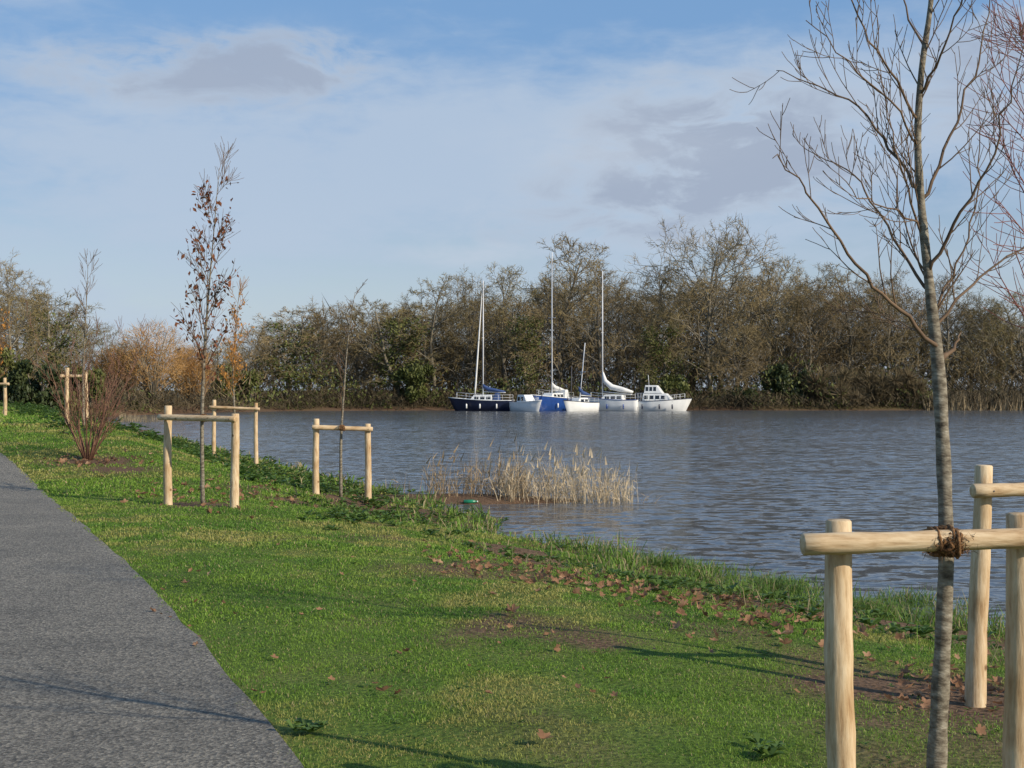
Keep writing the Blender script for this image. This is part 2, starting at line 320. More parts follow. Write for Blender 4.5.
for y0, y1, dens, w, hm in [(4, 7, 7000, .0036, .019), (7, 10, 5200, .0048, .021), (10, 15, 2700, .008, .025), (15, 22, 1300, .012, .032), (22, 34, 550, .022, .042), (34, 70, 120, .045, .08)]:
    ym = (y0+y1)/2; n = int(dens*(y1-y0)*ym*.84)
    Y = y0+rs.rand(n)*(y1-y0); X = (rs.rand(n)-.5)*.84*Y
    u = X-pe(Y); t = u/uw(Y)
    cl = fb(X*3.2, Y*3.2, 40); big = fb(X*.55, Y*.55, 50); mid = fb(X*1.5, Y*1.5, 140); so = soil(X, Y)
    edge = -.06+(vn(X*5, Y*5, 60)-.5)*.14
    keep = (u > edge+pedge(Y)) & (ground(X, Y) > -.79) & (rs.rand(n) < (1-so*1.05)*(.45+1.0*cl)) & (u < 14) & ((X+1.5)**2/9+(Y-31.5)**2 > 1.8)
    X, Y, u, t, cl, big, mid = [q[keep] for q in (X, Y, u, t, cl, big, mid)]; n = len(X)
    h = hm*(.5+1.0*cl)*(.6+.8*rs.rand(n))*(1+.5*sm(.5, .75, t))
    base = np.stack([.205+.0*X, .325+0*X, .045+0*X], 1)
    yel = np.array([.40, .36, .11]); drk = np.array([.105, .22, .033])
    k1 = (sm(.46, .64, big)*sm(.36, .56, mid))[:, None]*.9; k2 = (1-sm(.3, .5, mid))[:, None]*.7
    col = base*(1-k1)+yel*k1; col = col*(1-k2)+drk*k2
    dead = (rs.rand(n) < .07)[:, None]; col = np.where(dead, np.array([.42, .34, .17]), col)
    col = col*(.65+.7*rs.rand(n))[:, None]
    parts.append(blades(X, Y, h, np.full(n, w)*(.7+.6*rs.rand(n)), col, 1.2))
    # longer bank grass
    n = int(dens*.28*(y1-y0)*ym*.84); Y = y0+rs.rand(n)*(y1-y0); X = (rs.rand(n)-.5)*.84*Y
    u = X-pe(Y); t = u/uw(Y); cl = fb(X*1.6, Y*1.6, 70)
    keep = (ground(X, Y) > -.86) & (t < 1.08) & (t > .5) & (rs.rand(n) < .7*sm(.66, .9, t)*sm(.40, .62, cl)+.6*sm(.9, 1., t)*sm(.36, .55, cl)+.05*sm(.5, .6, t)) & (rs.rand(n) > soil(X, Y)*.9) & ((X+1.5)**2/9+(Y-31.5)**2 > 1.8)
    X, Y, t, cl = [q[keep] for q in (X, Y, t, cl)]; n = len(X)
    h = (.04+.36*cl**1.7*(1+.5*sm(.85, 1., t)))*(.5+.9*rs.rand(n))
    col = np.array([.16, .26, .045])*(.55+.9*rs.rand(n))[:, None]; col = np.where((rs.rand(n) < .25)[:, None], np.array([.42, .34, .18]), col)
    tallp.append(blades(X, Y, h, np.full(n, w*1.3), col, 1.4))
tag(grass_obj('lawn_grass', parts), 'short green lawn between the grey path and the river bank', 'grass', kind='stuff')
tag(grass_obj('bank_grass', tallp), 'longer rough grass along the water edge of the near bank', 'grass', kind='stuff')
for px, py, rx_, ry_, nb, lab in [(772, 591, .42, .30, 1300, 'long flopping grass tuft at the water edge, largest of the flooded tufts'), (872, 616, .34, .28, 1000, 'long flooded grass tuft just left of the near young tree'), (690, 576, .45, .3, 900, 'low grass tuft at the water edge right of the reed bed'), (905, 604, .3, .18, 350, 'thin flooded grass blades in the water left of the near tree trunk')]:
    Yw = (CH-WZ)*F/(py-HY); Xw = (px-512)/F*Yw; X = Xw+rs.randn(nb)*rx_*.7; Y = Yw+rs.randn(nb)*ry_
    col = np.array([.15, .25, .045])*(.5+.9*rs.rand(nb))[:, None]; col = np.where((rs.rand(nb) < .15)[:, None], np.array([.40, .33, .17]), col)
    tag(grass_obj('grass_tuft', [blades(X, Y, (.12+.2*rs.rand(nb)), np.full(nb, .010), col, 1.6, WZ-.03)]), lab, 'grass tuft')

# weeds and leaf litter
def rosette(mm, p, n, L, rng, rise=.5):
    for i in range(n):
        a = rng.uniform(0, 6.28); l = L*rng.uniform(.6, 1.2); d = Vector((math.cos(a), math.sin(a), 0)); s = Vector((-d.y, d.x, 0))*l*.28
        e = rng.uniform(.2, 1)*rise; q = Vector(p)+Vector((0, 0, rng.uniform(0, .3)*l))
        b = len(mm.V); md = q+d*l*.5+Vector((0, 0, l*e*.7)); tp = q+d*l+Vector((0, 0, l*e*.6))
        mm.V += [q, md-s, tp, md+s]; mm.F.append((b, b+1, b+2, b+3))
rng = random.Random(8)
wm = M()
for i in range(1700):
    Y = rng.uniform(26, 75); u = rng.uniform(.9, 8.6); X = float(pe(Y))+u
    if X/Y < -.38 or float(fb(X*.35, Y*.25, 80)) < .42: continue
    if u < 4 and Y < 32: continue
    z = gz(X, Y)
    hh = rng.uniform(.05, .4)*min(1, (Y-20)/20)
    for k in range(3): rosette(wm, (X+rng.gauss(0, .15), Y+rng.gauss(0, .15), z+hh*k/3), 5, rng.uniform(.09, .18), rng, .6)
for i in range(3000):
    px = rng.uniform(250, 1010); Y = rng.uniform(9.5, 27); X = (px-512)/F*Y; t = (X-float(pe(Y)))/float(uw(Y))
    if not (.55 < t < 1.0) or float(fb(X*.7, Y*.7, 85)) < .44: continue
    rosette(wm, (X, Y, gz(X, Y)+rng.uniform(0, .07)), 7, rng.uniform(.035, .11), rng, .9)
for i in range(90):
    p = hit(rng.gauss(365, 28), rng.gauss(517, 5)); rosette(wm, p, 8, .10, rng, .9)
for i in range(900):
    px = rng.uniform(60, 1000); Y = rng.uniform(5.3, 14); X = (px-512)/F*Y; u = X-float(pe(Y))
    if u < .4 or float(fb(X*1.2, Y*1.2, 88)) < .5: continue
    rosette(wm, (X, Y, gz(X, Y)+.008), 5, rng.uniform(.012, .034), rng, .7)
tag(wm.build('bank_weeds', WEED, smooth=False), 'leafy green weeds growing over the river bank and in the lawn', 'weeds', kind='stuff')
for px, py, L, lab in [(306, 733, .055, 'small green weed rosette growing at the right edge of the grey path'), (762, 757, .06, 'broad leaved weed in the lawn at the bottom, left of the nearest post')]:
    p = hit(px, py); w1 = M()
    for k in range(7): rosette(w1, p+Vector((rng.gauss(0, .05), rng.gauss(0, .05), .015)), 9, L, rng, 1.0)
    tag(w1.build('weed', WEED, smooth=False), lab, 'weed')
def mapleleaf(mm, p, s, rng, curl=.3):
    a0 = rng.uniform(0, 6.28); n = 20; b = len(mm.V); tilt = Matrix.Rotation(rng.gauss(0, .45), 3, 'X') @ Matrix.Rotation(rng.gauss(0, .45), 3, 'Y')
    fold = rng.uniform(.2, .9); asp = rng.uniform(.55, 1)
    mm.V.append(Vector(p)+Vector((0, 0, s*.05)))
    for i in range(n):
        a = 2*math.pi*i/n; r = s*(.62+.38*abs(math.cos(a*2.5)))*rng.uniform(.82, 1.1)
        x = math.cos(a)*r; y = math.sin(a)*r*asp
        q = tilt @ Vector((x, y, fold*abs(y)+curl*x*x/s*rng.uniform(.2, .9)))
        q = Matrix.Rotation(a0, 3, 'Z') @ q
        mm.V.append(Vector(p)+q+Vector((0, 0, s*.12)))
    for i in range(n): mm.F.append((b, b+1+i, b+1+(i+1) % n))
lm = M()
def litter(n, f, s0, s1, dz=.02):
    for i in range(n):
        px, py = f(); p = hit(px, py)
        if p.z < WZ+.02 or p.y > 60: continue
        mapleleaf(lm, p+Vector((0, 0, dz)), rng.uniform(s0, s1), rng)
litter(420, lambda: ((lambda t: (430+t*335+rng.gauss(0, 14), 555+t*54+rng.gauss(0, 9)))(rng.random())), .02, .052)
litter(110, lambda: (rng.gauss(230, 55), rng.gauss(494, 9)), .04, .07)
litter(50, lambda: (rng.gauss(100, 28), rng.gauss(461, 4)), .04, .08)
litter(110, lambda: (rng.gauss(955, 50), rng.gauss(688, 14)), .02, .042)
litter(110, lambda: (rng.gauss(790, 60), rng.gauss(620, 15)), .03, .055)
litter(110, lambda: (rng.uniform(150, 900), rng.uniform(510, 700)), .014, .034)
tag(lm.build('leaf_litter', DEADLEAF, smooth=False), 'brown dead leaves scattered along the bank and around the young trees', 'leaf litter', kind='stuff')
for px, py, s, lab in [(543, 748, .055, 'big pinkish brown dead leaf lying in the lawn at bottom centre'), (384, 698, .05, 'curled brown dead leaf lying in the lawn near the path'), (662, 606, .08, 'large pale brown dead leaf on the bank below the reed bed'), (512, 617, .055, 'small brown dead leaf alone in the middle of the lawn'), (186, 588, .055, 'small brown dead leaf in the grass beside the path')]:
    q = M(); mapleleaf(q, hit(px, py)+Vector((0, 0, .03)), s, rng, .6); tag(q.build('fallen_leaf', DEADLEAF, smooth=False), lab, 'leaf')

# ------------------------------------------------------------------ stakes
def post(mm, a, bt, r0, r1, rng, n=14):
    a = Vector(a); bt = Vector(bt); pts = []; rr = []; K = 14; ph = rng.uniform(0, 6)
    for i in range(K+1):
        t = i/K; p = a.lerp(bt, t)+Vector((math.sin(t*5+ph), math.cos(t*4+ph), 0))*.006
        pts.append(p); rr.append((r0+(r1-r0)*t)*(1+rng.uniform(-.05, .05)))
    d = (bt-a).normalized()
    pts = [pts[0]-d*.004]+pts+[pts[-1]+d*.006]; rr = [rr[0]*.85]+rr+[rr[-1]*.86]
    mm.tube(pts, rr, n)
def frame(label, A, B, topA, topB, r, barz, over=.10, leanA=(0, 0), leanB=(0, 0), side=-1, seed=1, bar=None):
    rng = random.Random(seed); A = Vector((A[0], A[1], gz(A[0], A[1]))); B = Vector((B[0], B[1], gz(B[0], B[1])))
    t = thing('tree_stake_frame', A, label, 'tree stake', 'wooden stake frames around the young trees')
    for p, tz, ln in ((A, topA, leanA), (B, topB, leanB)):
        m1 = M(); post(m1, p-Vector((0, 0, .1)), Vector((p.x+ln[0], p.y+ln[1], tz)), r*1.08, r*.9, rng); o = m1.build('post', WOODV, t, off=A)
    d = (B-A); d.z = 0; d.normalize(); nrm = Vector((d.y, -d.x, 0))
    if nrm.y > 0: nrm = -nrm
    m1 = M(); pa = Vector((A.x+leanA[0], A.y+leanA[1], barz[0]))-d*over+nrm*(r*1.55); pb = Vector((B.x+leanB[0], B.y+leanB[1], barz[1]))+d*over+nrm*(r*1.55)
    post(m1, pa, pb, r*.72, r*.68, rng, 12); m1.build('crossbar', WOODH, t, off=A)
    for p, ln, bz in ((A, leanA, barz[0]), (B, leanB, barz[1])):
        m1 = M(); c = Vector((p.x+ln[0], p.y+ln[1], bz))+nrm*(r*1.55+r*.68); m1.tube([c-nrm*.01, c+nrm*.006], [.007, .005], 8); m1.build('bolt', DARKM, t, off=A)
    return t, pa, pb, nrm
frame('nearest wooden stake frame, at the right edge, tied to the big bare young tree', (1.16, 5.0), (1.80, 5.05), 1.188, 1.207, .052, (1.118, 1.135), .155, (-.012, 0), (0, 0), seed=3)
pb2 = P(975, 705, 8.0)
frame('second wooden stake frame, just behind the nearest one at the right edge', (pb2.x, 8.0), (pb2.x+.95, 8.15), 1.222, 1.22, .054, (1.09, 1.105), .11, (.045, 0), (0, 0), seed=5)
def frame_px(label, a, b, topA, topB, bars, r, over, seed, lean=(0, 0)):
    A = hit(*a); B = hit(*b)
    zA = P(a[0], topA, A.y).z; zB = P(b[0], topB, B.y).z
    return frame(label, (A.x, A.y), (B.x, B.y), zA, zB, r, (P(a[0], bars[0], A.y).z, P(b[0], bars[1], B.y).z), over, seed=seed)
fA = frame_px('wooden stake frame beside the path around the slim tree with brown leaves', (168, 505), (235, 508), 406, 414, (417, 419), .062, .08, 7)
fB = frame_px('wooden stake frame further back, around the orange leaved sapling', (214, 462), (256, 468), 400, 403, (407, 409), .062, .12, 9)
fC = frame_px('wooden stake frame nearest the water around the thin bare sapling', (316, 494), (368, 503), 419, 424, (427, 429), .062, .07, 11)
fD = frame_px('wooden stake frame on the rise left of the bare bush', (67, 427), (86, 424), 368, 372, (376, 376), .055, .3, 13)
A = Vector((P(5, 400, 46).x, 46)); frame('far wooden stake frame at the left edge of the photo', (A.x, A.y), (A.x-.95, A.y+.2), P(5, 378, 46).z, P(5, 379, 46).z, .06, (P(5, 384, 46).z,)*2, .2, seed=15)

# ------------------------------------------------------------------ young trees
def lerp_path(pts, t):
    k = len(pts)-1; f = min(t*k, k-1e-6); i = int(f); return pts[i].lerp(pts[i+1], f-i), (pts[i+1]-pts[i]).normalized()
def rad_at(rr, t):
    k = len(rr)-1; f = min(t*k, k-1e-6); i = int(f); return rr[i]+(rr[i+1]-rr[i])*(f-i)
def sub(mm, pts, rr, rng, n, L0, L1, ang, up, lvl, t0=.25, tips=None, rf=.55, rmin=.0016, ns=5):
    for k in range(n):
        t = t0+(1-t0)*(k+rng.random())/n; p, d = lerp_path(pts, t); r = max(rad_at(rr, t)*rf, rmin*1.3)
        ax = d.cross(Vector((rng.gauss(0, 1), rng.gauss(0, 1), rng.gauss(0, 1)))).normalized()
        v = (Matrix.Rotation(ang*rng.uniform(.7, 1.3), 3, ax) @ d).normalized()
        L = rng.uniform(L0, L1)*(1-.45*t); q = [p]; K = 5
        for i in range(K):
            v = (v+Vector((rng.gauss(0, .07), rng.gauss(0, .07), rng.gauss(0, .07)+up))).normalized(); q.append(q[-1]+v*L/K)
        r2 = [r+(rmin-r)*(i/K) for i in range(K+1)]
        mm.tube(q, r2, ns, cap=False)
        if tips is not None: tips += [q[1], q[2], q[3], q[4], q[5]]
        if lvl > 0: sub(mm, q, r2, rng, max(2, int(n*.45)), L0*.45, L1*.45, ang, up, lvl-1, .25, tips, rf, rmin, 4)
def smooth_path(pts, k=4):
    out = []; n = len(pts)
    for i in range(n-1):
        p0 = pts[max(i-1, 0)]; p1 = pts[i]; p2 = pts[i+1]; p3 = pts[min(i+2, n-1)]
        for j in range(k):
            t = j/k; out.append(.5*((2*p1)+(p2-p0)*t+(2*p0-5*p1+4*p2-p3)*t*t+(3*p1-p0-3*p2+p3)*t**3))
    out.append(pts[-1]); return out
# the near tree
rng = random.Random(23); YN = 5.15; k = YN/F
tr = thing('young_tree', (P(935, 790, YN).x, YN, gz(1.53, YN)), 'big bare young tree nearest the camera, tied to the stake frame at right', 'tree')
tp = [(934, 862), (936, 770), (940, 690), (944, 610), (946, 545), (943, 450), (938, 365), (930, 290), (922, 210), (918, 140), (922, 70), (931, 5), (938, -80), (946, -190), (950, -280)]
tw_ = [12., 10.1, 8.9, 8.1, 7.8, 7.1, 6.9, 5.0, 4.2, 3.7, 3.2, 2.7, 2.1, 1.4, .8]
T = [P(x, y, YN) for x, y in tp]; TS = smooth_path(T, 4); TR = [float(np.interp(i/4, range(len(tw_)), tw_))*k*(1+.05*math.sin(i*1.7)+.03*math.sin(i*4.1)) for i in range(len(TS))]
mt = M(); mt.tube(TS, TR, 12); mt.build('trunk', BARK, tr, off=tr.location)
mb = M()
BR = [([(937, 352), (908, 318), (874, 285), (840, 240), (812, 200), (795, 172), (772, 154)], 2.5, -.35),
      ([(930, 292), (900, 250), (872, 200), (846, 168), (808, 150)], 1.9, .35),
      ([(921, 190), (890, 150), (857, 108), (820, 86), (775, 70)], 1.9, .2),
      ([(919, 120), (895, 80), (870, 40), (845, -10), (830, -60)], 1.6, -.3),
      ([(918, 145), (890, 100), (850, 60), (808, 22)], 1.3, -.35),
      ([(939, 362), (953, 348), (960, 336)], 4.0, .03),
      ([(935, 330), (965, 290), (1000, 262), (1040, 235), (1075, 200)], 1.9, .3),
      ([(928, 275), (955, 225), (985, 170), (1010, 100), (1025, 40)], 2.2, -.3),
      ([(921, 200), (945, 150), (968, 90), (985, 30), (1000, -40)], 2.0, .2),
      ([(920, 95), (942, 55), (960, 5), (970, -60)], 1.6, -.3),
      ([(924, 225), (900, 212), (868, 200), (840, 178)], 1.2, -.3),
      ([(926, 50), (905, 5), (890, -60)], 1.5, .3), ([(935, -50), (960, -110), (970, -180)], 1.5, .2), ([(940, -100), (915, -160), (900, -230)], 1.4, -.2),
      ([(937, 345), (915, 330), (885, 318), (852, 308)], 1.0, .35),
      ([(925, 240), (908, 190), (890, 130), (880, 70)], 1.4, -.15),
      ([(933, 315), (950, 275), (972, 225), (980, 165), (984, 110)], 1.5, .15),
      ([(929, 285), (912, 245), (898, 195), (892, 150)], 1.2, .15)]
for pl, r, dy in BR:
    pts = smooth_path([P(x, y, YN+dy*(i/(len(pl)-1))) for i, (x, y) in enumerate(pl)], 4)
    pts = [p+Vector((rng.gauss(0, .006), rng.gauss(0, .006), rng.gauss(0, .006))) if i else p for i, p in enumerate(pts)]
    rr = [(r+(.4-r)*(i/(len(pts)-1))**.8)*k for i in range(len(pts))]
    mb.tube(pts, rr, 7)
    if len(pl) > 3: sub(mb, pts, rr, rng, 9, .10, .36, .6, .11, 1, .15, None, .5, .00105)
sub(mb, TS[24:], TR[24:], rng, 14, .12, .42, .6, .12, 1, .05, None, .25, .0011)
mb.build('crown', TWIG, tr, off=tr.location)
def tie(px, py, Y, label, rx=.05, wid=.1, fuzz=True, seed=1):
    rng = random.Random(seed); c = P(px, py, Y); mm = M(); pts = []
    for i in range(110):
        a = i*.46; x = (-wid/2+wid*((i*7) % 110)/110) if i % 9 == 0 else -wid/2+wid*i/110; rj = 1+rng.gauss(0, .09)
        pts.append(c+Vector((x+rng.gauss(0, .006), math.cos(a)*rx*1.9*rj+.045, math.sin(a)*rx*rj+rng.gauss(0, .004))))
    mm.tube(pts, [.0055*rng.uniform(.7, 1.4) for _ in pts], 5)
    pts = []
    for i in range(60):
        a = i*.4; pts.append(c+Vector((math.cos(a)*.044, .085+math.sin(a)*.05, .03*math.sin(i*.21)+rng.gauss(0, .005))))
    mm.tube(pts, .0065, 5)
    if fuzz:
        for i in range(520):
            a = rng.uniform(2., 4.3); p = c+Vector((rng.gauss(0, .36)*wid, math.cos(a)*rx*1.9+.045, math.sin(a)*rx*rng.uniform(.8, 1.05))); mm.ribbon([p, p+Vector((rng.gauss(0, .016), rng.gauss(-.008, .01), rng.gauss(-.002, .016)))], .0032, rng)
    o = mm.build('tree_tie', COIR); return tag(o, label, 'rope tie', 'coir ties on the young trees')
tie(947, 543, 4.95, 'thick brown coir rope tying the nearest tree to its crossbar', .048, .085)

def sapling(label, base, tpx, r0, n, L0, L1, ang, up, lvl, mat, seed, t0=.3, leafmat=None, nl=0, ls=.04, lt=(0, 1), rmin=.004, lj=.04):
    rng = random.Random(seed); b = Vector(base); t = thing('young_tree', b, label, 'tree')
    pts = [b-Vector((0, 0, .05))]+[P(x, y, b.y) for x, y in tpx]; pts = smooth_path(pts, 4)
    rr = [r0+(rmin-r0)*(i/(len(pts)-1)) for i in range(len(pts))]
    m1 = M(); m1.tube(pts, rr, 8); m1.build('trunk', BARK, t, off=b)
    m2 = M(); tips = []; sub(m2, pts, rr, rng, n, L0, L1, ang, up, lvl, t0, tips, .5, rmin, 4); m2.build('crown', mat, t, off=b)
    if leafmat:
        m3 = M(); zs = [q.z for q in tips]
        for i in range(nl):
            q = rng.choice(tips); f = (q.z-min(zs))/(max(zs)-min(zs))
            if not lt[0] <= f <= lt[1]: continue
            m3.leaf(q+Vector((rng.gauss(0, lj), rng.gauss(0, lj), rng.gauss(-.03, lj))), ls*rng.uniform(.6, 1.3), rng)
        m3.build('foliage', leafmat, t, off=b, smooth=False)
    return t
bA = hit(203, 505)
sapling('slim young tree keeping its brown dead leaves, inside the stake frame beside the path', bA, [(202, 430), (204, 360), (208, 300), (213, 240), (219, 168)], .034, 26, .5, 1.05, .5, .06, 1, TWIG, 31, .28, REDLEAF, 560, .042, (.0, .82), rmin=.0024, lj=.06)
tie(203, 418, bA.y-.16, 'small brown tie on the slim tree with brown leaves', .05, .1, False, 2)
bB = Vector((P(236, 462, fB[0].location.y).x, fB[0].location.y+.1, 0)); bB.z = gz(bB.x, bB.y)
sapling('orange leaved sapling inside the further stake frame', bB, [(234, 400), (233, 370), (236, 330), (239, 290)], .036, 22, .5, 1.1, .5, .06, 1, ORTWIG, 33, .25, ORLEAF, 520, .05, (.0, .8), lj=.08)
bC = hit(341, 497)
sapling('thin bare sapling inside the stake frame nearest the water', bC, [(341, 440), (344, 390), (348, 340), (355, 292)], .034, 14, .25, .6, .6, .06, 1, TWIG, 35, .35, rmin=.0028)
tie(342, 428, bC.y-.35, 'small brown tie on the thin bare sapling by the water', .05, .1, False, 4)
bD = Vector((P(84, 425, 34.5).x, 34.5, 0)); bD.z = gz(bD.x, 34.5)
sapling('tall thin bare young tree behind the bush on the left rise', bD, [(83, 390), (84, 350), (86, 310), (88, 262)], .038, 18, .4, .95, .5, .08, 1, TWIG, 37, .3, rmin=.0034)
bE = Vector((P(-6, 405, 46).x, 46, 0)); bE.z = gz(bE.x, 46)
sapling('young tree with orange brown leaves in the far stake frame at the left edge', bE, [(-5, 380), (-4, 350), (-3, 320)], .05, 26, .6, 1.3, .55, .06, 1, TWIG, 38, .25, ORLEAF, 300, .06)
# off edge tree with reddish twigs
bR = Vector((P(1056, 700, 8.2).x, 8.2, 0)); bR.z = gz(bR.x, 8.2)
sapling('bare tree with long reddish twigs reaching in from the right edge', bR, [(1055, 560), (1054, 400), (1055, 250), (1058, 100), (1062, -60)], .03, 32, .6, 1.2, .75, .07, 1, REDTWIG, 40, .40, None, rmin=.0017)
# bush
bs = hit(88, 460); rng = random.Random(44); t = thing('bare_bush', bs, 'bare many stemmed bush on brown soil beside the path', 'bush'); m1 = M(); m2 = M()
for i in range(26):
    a = rng.uniform(0, 6.28); v = Vector((math.cos(a)*.42, math.sin(a)*.42, 1)).normalized(); L = rng.uniform(1.4, 3.1); q = [bs+Vector((math.cos(a)*.06, math.sin(a)*.06, -.03))]
    for j in range(6): v = (v+Vector((rng.gauss(0, .08), rng.gauss(0, .08), .02))).normalized(); q.append(q[-1]+v*L/6)
    rr = [.013-.0018*j for j in range(7)]; m1.tube(q, rr, 5); sub(m2, q, rr, rng, 7, .3, .8, .5, .05, 1, .2, None, .5, .0028, 3)
m1.build('stem', BUSHTWIG, t, off=bs); m2.build('crown', BUSHTWIG, t, off=bs)

# ------------------------------------------------------------------ reeds
def reeds(label, x0, x1, y0, y1, n, h0, h1, mat, seed, lean, tall=0, nleaf=1, w=.016, core=0):
    rng = random.Random(seed); mm = M(); o = Vector(((x0+x1)/2, (y0+y1)/2, WZ))
    for i in range(n):
        x = rng.uniform(x0, x1); y = rng.uniform(y0, y1)
        if core and rng.random() < .5: x = x0+(x1-x0)*rng.choice(core)+rng.gauss(0, .16)
        ns_ = .45+1.05*float(fb(x*2.6, y*.8, seed+300))
        p = Vector((x, y, max(WZ, gz(x, y))-.08)); h = rng.uniform(h0, h1)*ns_; v = Vector((rng.gauss(lean, .17), rng.gauss(0, .15), 1)).normalized(); q = [p]
        for j in range(4): v = (v+Vector((rng.gauss(lean*.3, .07), rng.gauss(0, .07), -.015))).normalized(); q.append(q[-1]+v*h/4)
        mm.ribbon(q, w, rng)
        for j in range(nleaf):
            s = q[1].lerp(q[3], rng.random()); a = rng.uniform(0, 6.28); L = rng.uniform(.12, .32); d = Vector((math.cos(a)*.7, math.sin(a)*.7, rng.uniform(.1, 1.2)))
            mm.ribbon([s, s+d*L*.6, s+d*L+Vector((0, 0, -L*.25))], .018, rng)
        if rng.random() < tall: mm.ribbon([q[-1]-v*.1, q[-1]+v*.12+Vector((.05, 0, 0))], .05, rng)
    t = tag(mm.build('reed_clump', mat, off=o, smooth=False), label, 'reeds'); t.location = o; return t
reeds('dense clump of pale dead reeds standing in the river', P(500, 500, 31).x, P(632, 500, 31).x, 30.6, 31.9, 600, .4, 1.3, REED, 50, -.05, .22, 1, .015, (.06, .2, .35, .5, .62, .8, .93))
reeds('darker brown dead stems on the mud spit left of the pale reeds', P(426, 500, 31).x, P(530, 500, 31).x, 30.9, 32.2, 380, .3, 1.3, REEDB, 52, .03, .12, 1, .015, (.1, .3, .45, .6, .8, .9))
reeds('single leaning reed stalks standing in water right of the pale reeds', P(638, 500, 31).x, P(652, 500, 31).x, 30.8, 31.4, 7, .3, .5, REEDB, 53, .4)
reeds('few thin brown stalks at the bank right of the sapling by the water', P(398, 490, 33).x, P(410, 490, 33).x, 33, 33.4, 6, .7, 1.1, REEDB, 54, -.1)
# green bottle
bt = P(470, 501, 30.5); bz = max(gz(bt.x, bt.y), WZ)+.03
t = thing('plastic_bottle', (bt.x, bt.y, bz), 'green plastic bottle washed up on the mud spit by the reeds', 'bottle', rz=.2)
m1 = M(); m1.tube([(-.14, 0, 0), (-.135, 0, 0), (.04, 0, 0), (.10, 0, 0), (.13, 0, 0), (.15, 0, 0)], [.03, .042, .042, .034, .016, .014], 12); m1.build('body', GREENB, t)
m1 = M(); m1.tube([(.151, 0, 0), (.172, 0, 0)], [.018, .018], 12); m1.build('cap', WHITE, t)

# ------------------------------------------------------------------ far trees
def far_tree(seed, kind):
    rng = random.Random(seed); tk = M(); cr = M(); H = 20.
    spread = dict(tall=.32, round=.40, spreading=.52, ivy=.28, low=.42)[kind]; t0 = dict(tall=.16, round=.10, spreading=.2, ivy=.2, low=.05)[kind]
    nl = dict(tall=22, round=26, spreading=28, ivy=18, low=26)[kind]
    pts = [Vector((0, 0, -.6))]; v = Vector((0, 0, 1))
    for i in range(9):
        v = (v+Vector((rng.gauss(0, .09), rng.gauss(0, .09), .1))).normalized(); pts.append(pts[-1]+v*H*.1)
    r0 = .28 if kind != 'low' else .16; rr = [r0*(1-i/10)**.8+.03 for i in range(10)]
    tk.tube(pts, rr, 7)
    def go_(p, d, L, r, lvl, up):
        q = [p]; v = d; K = 4
        for i in range(K):
            v = (v+Vector((rng.gauss(0, .13), rng.gauss(0, .13), rng.gauss(0, .1)+up))).normalized(); q.append(q[-1]+v*L/K)
        if lvl <= 2:
            tk.tube(q, [r*(1-.75*i/K) for i in range(K+1)], 4 if lvl > 1 else 5, cap=False)
        else: cr.ribbon(q if lvl == 3 else [q[0], q[2], q[4]], r, rng)
        n = {1: 7, 2: 7, 3: 5, 4: 0}[lvl]
        for k in range(n):
            t = .2+.8*(k+rng.random())/n; a, dd = lerp_path(q, t)
            ax = dd.cross(Vector((rng.gauss(0, 1), rng.gauss(0, 1), rng.gauss(0, 1)))).normalized()
            nd = Matrix.Rotation(rng.uniform(.5, 1.15), 3, ax) @ dd
            go_(a, nd, L*rng.uniform(.38, .62)*(1-.3*t) if lvl < 3 else L*rng.uniform(.4, .8), {1: r*.5, 2: .075, 3: .055}[lvl], lvl+1, up*.4)
    for k in range(nl):
        t = t0+(1-t0)*(k+rng.random())/nl; p, d = lerp_path(pts, t); a = k*2.4+rng.uniform(-.5, .5)
        el = rng.uniform(.2, .8)+t*.35; env = math.sin(math.pi*min(1, (t-t0)/(1-t0)*.72+.28))**.6
        L = H*spread*(.35+.75*env)*rng.uniform(.75, 1.1)
        if kind == 'spreading': el *= .75
        go_(p, Vector((math.cos(a)*math.cos(el), math.sin(a)*math.cos(el), math.sin(el))), L, rad_at(rr, t)*.5, 1, .05)
    lv = None
    if kind == 'ivy':
        lv = M(); stems = [v for v in tk.V]
        for i in range(6000):
            s = rng.choice(stems)
            hmax = 15.5
            if s.z > hmax or (s.x**2+s.y**2) > (3.8-.1*s.z)**2: continue
            lv.leaf(s+Vector((rng.gauss(0, .55), rng.gauss(0, .55), rng.gauss(0, .45))), rng.uniform(.14, .3), rng)
    return dict(trunk=tk, crown=cr, ivy=lv, name=kind)
def tris(mm):
    T = []
    for f in mm.F:
        for i in range(1, len(f)-1): T.append((f[0], f[i], f[i+1]))
    return np.array([tuple(v) for v in mm.V]), np.array(T)
VAR = {}
for i, kd in enumerate(['tall', 'tall', 'tall', 'round', 'round', 'spreading', 'ivy', 'ivy', 'low']):
    d = far_tree(100+i, kd); zt = max(v.z for v in d['crown'].V)
    d['ztop'] = zt
    d['mt'] = d['trunk'].mesh('trunk', FARTRUNK); d['mc'] = d['crown'].mesh('crown', FARTWIG, False)
    d['mi'] = d['ivy'].mesh('ivy', IVY, False) if d['ivy'] else None
    if kd in ('tall', 'round', 'low'): d['tt'] = tris(d['trunk']); d['tc'] = tris(d['crown'])
    VAR.setdefault(kd, []).append(d)
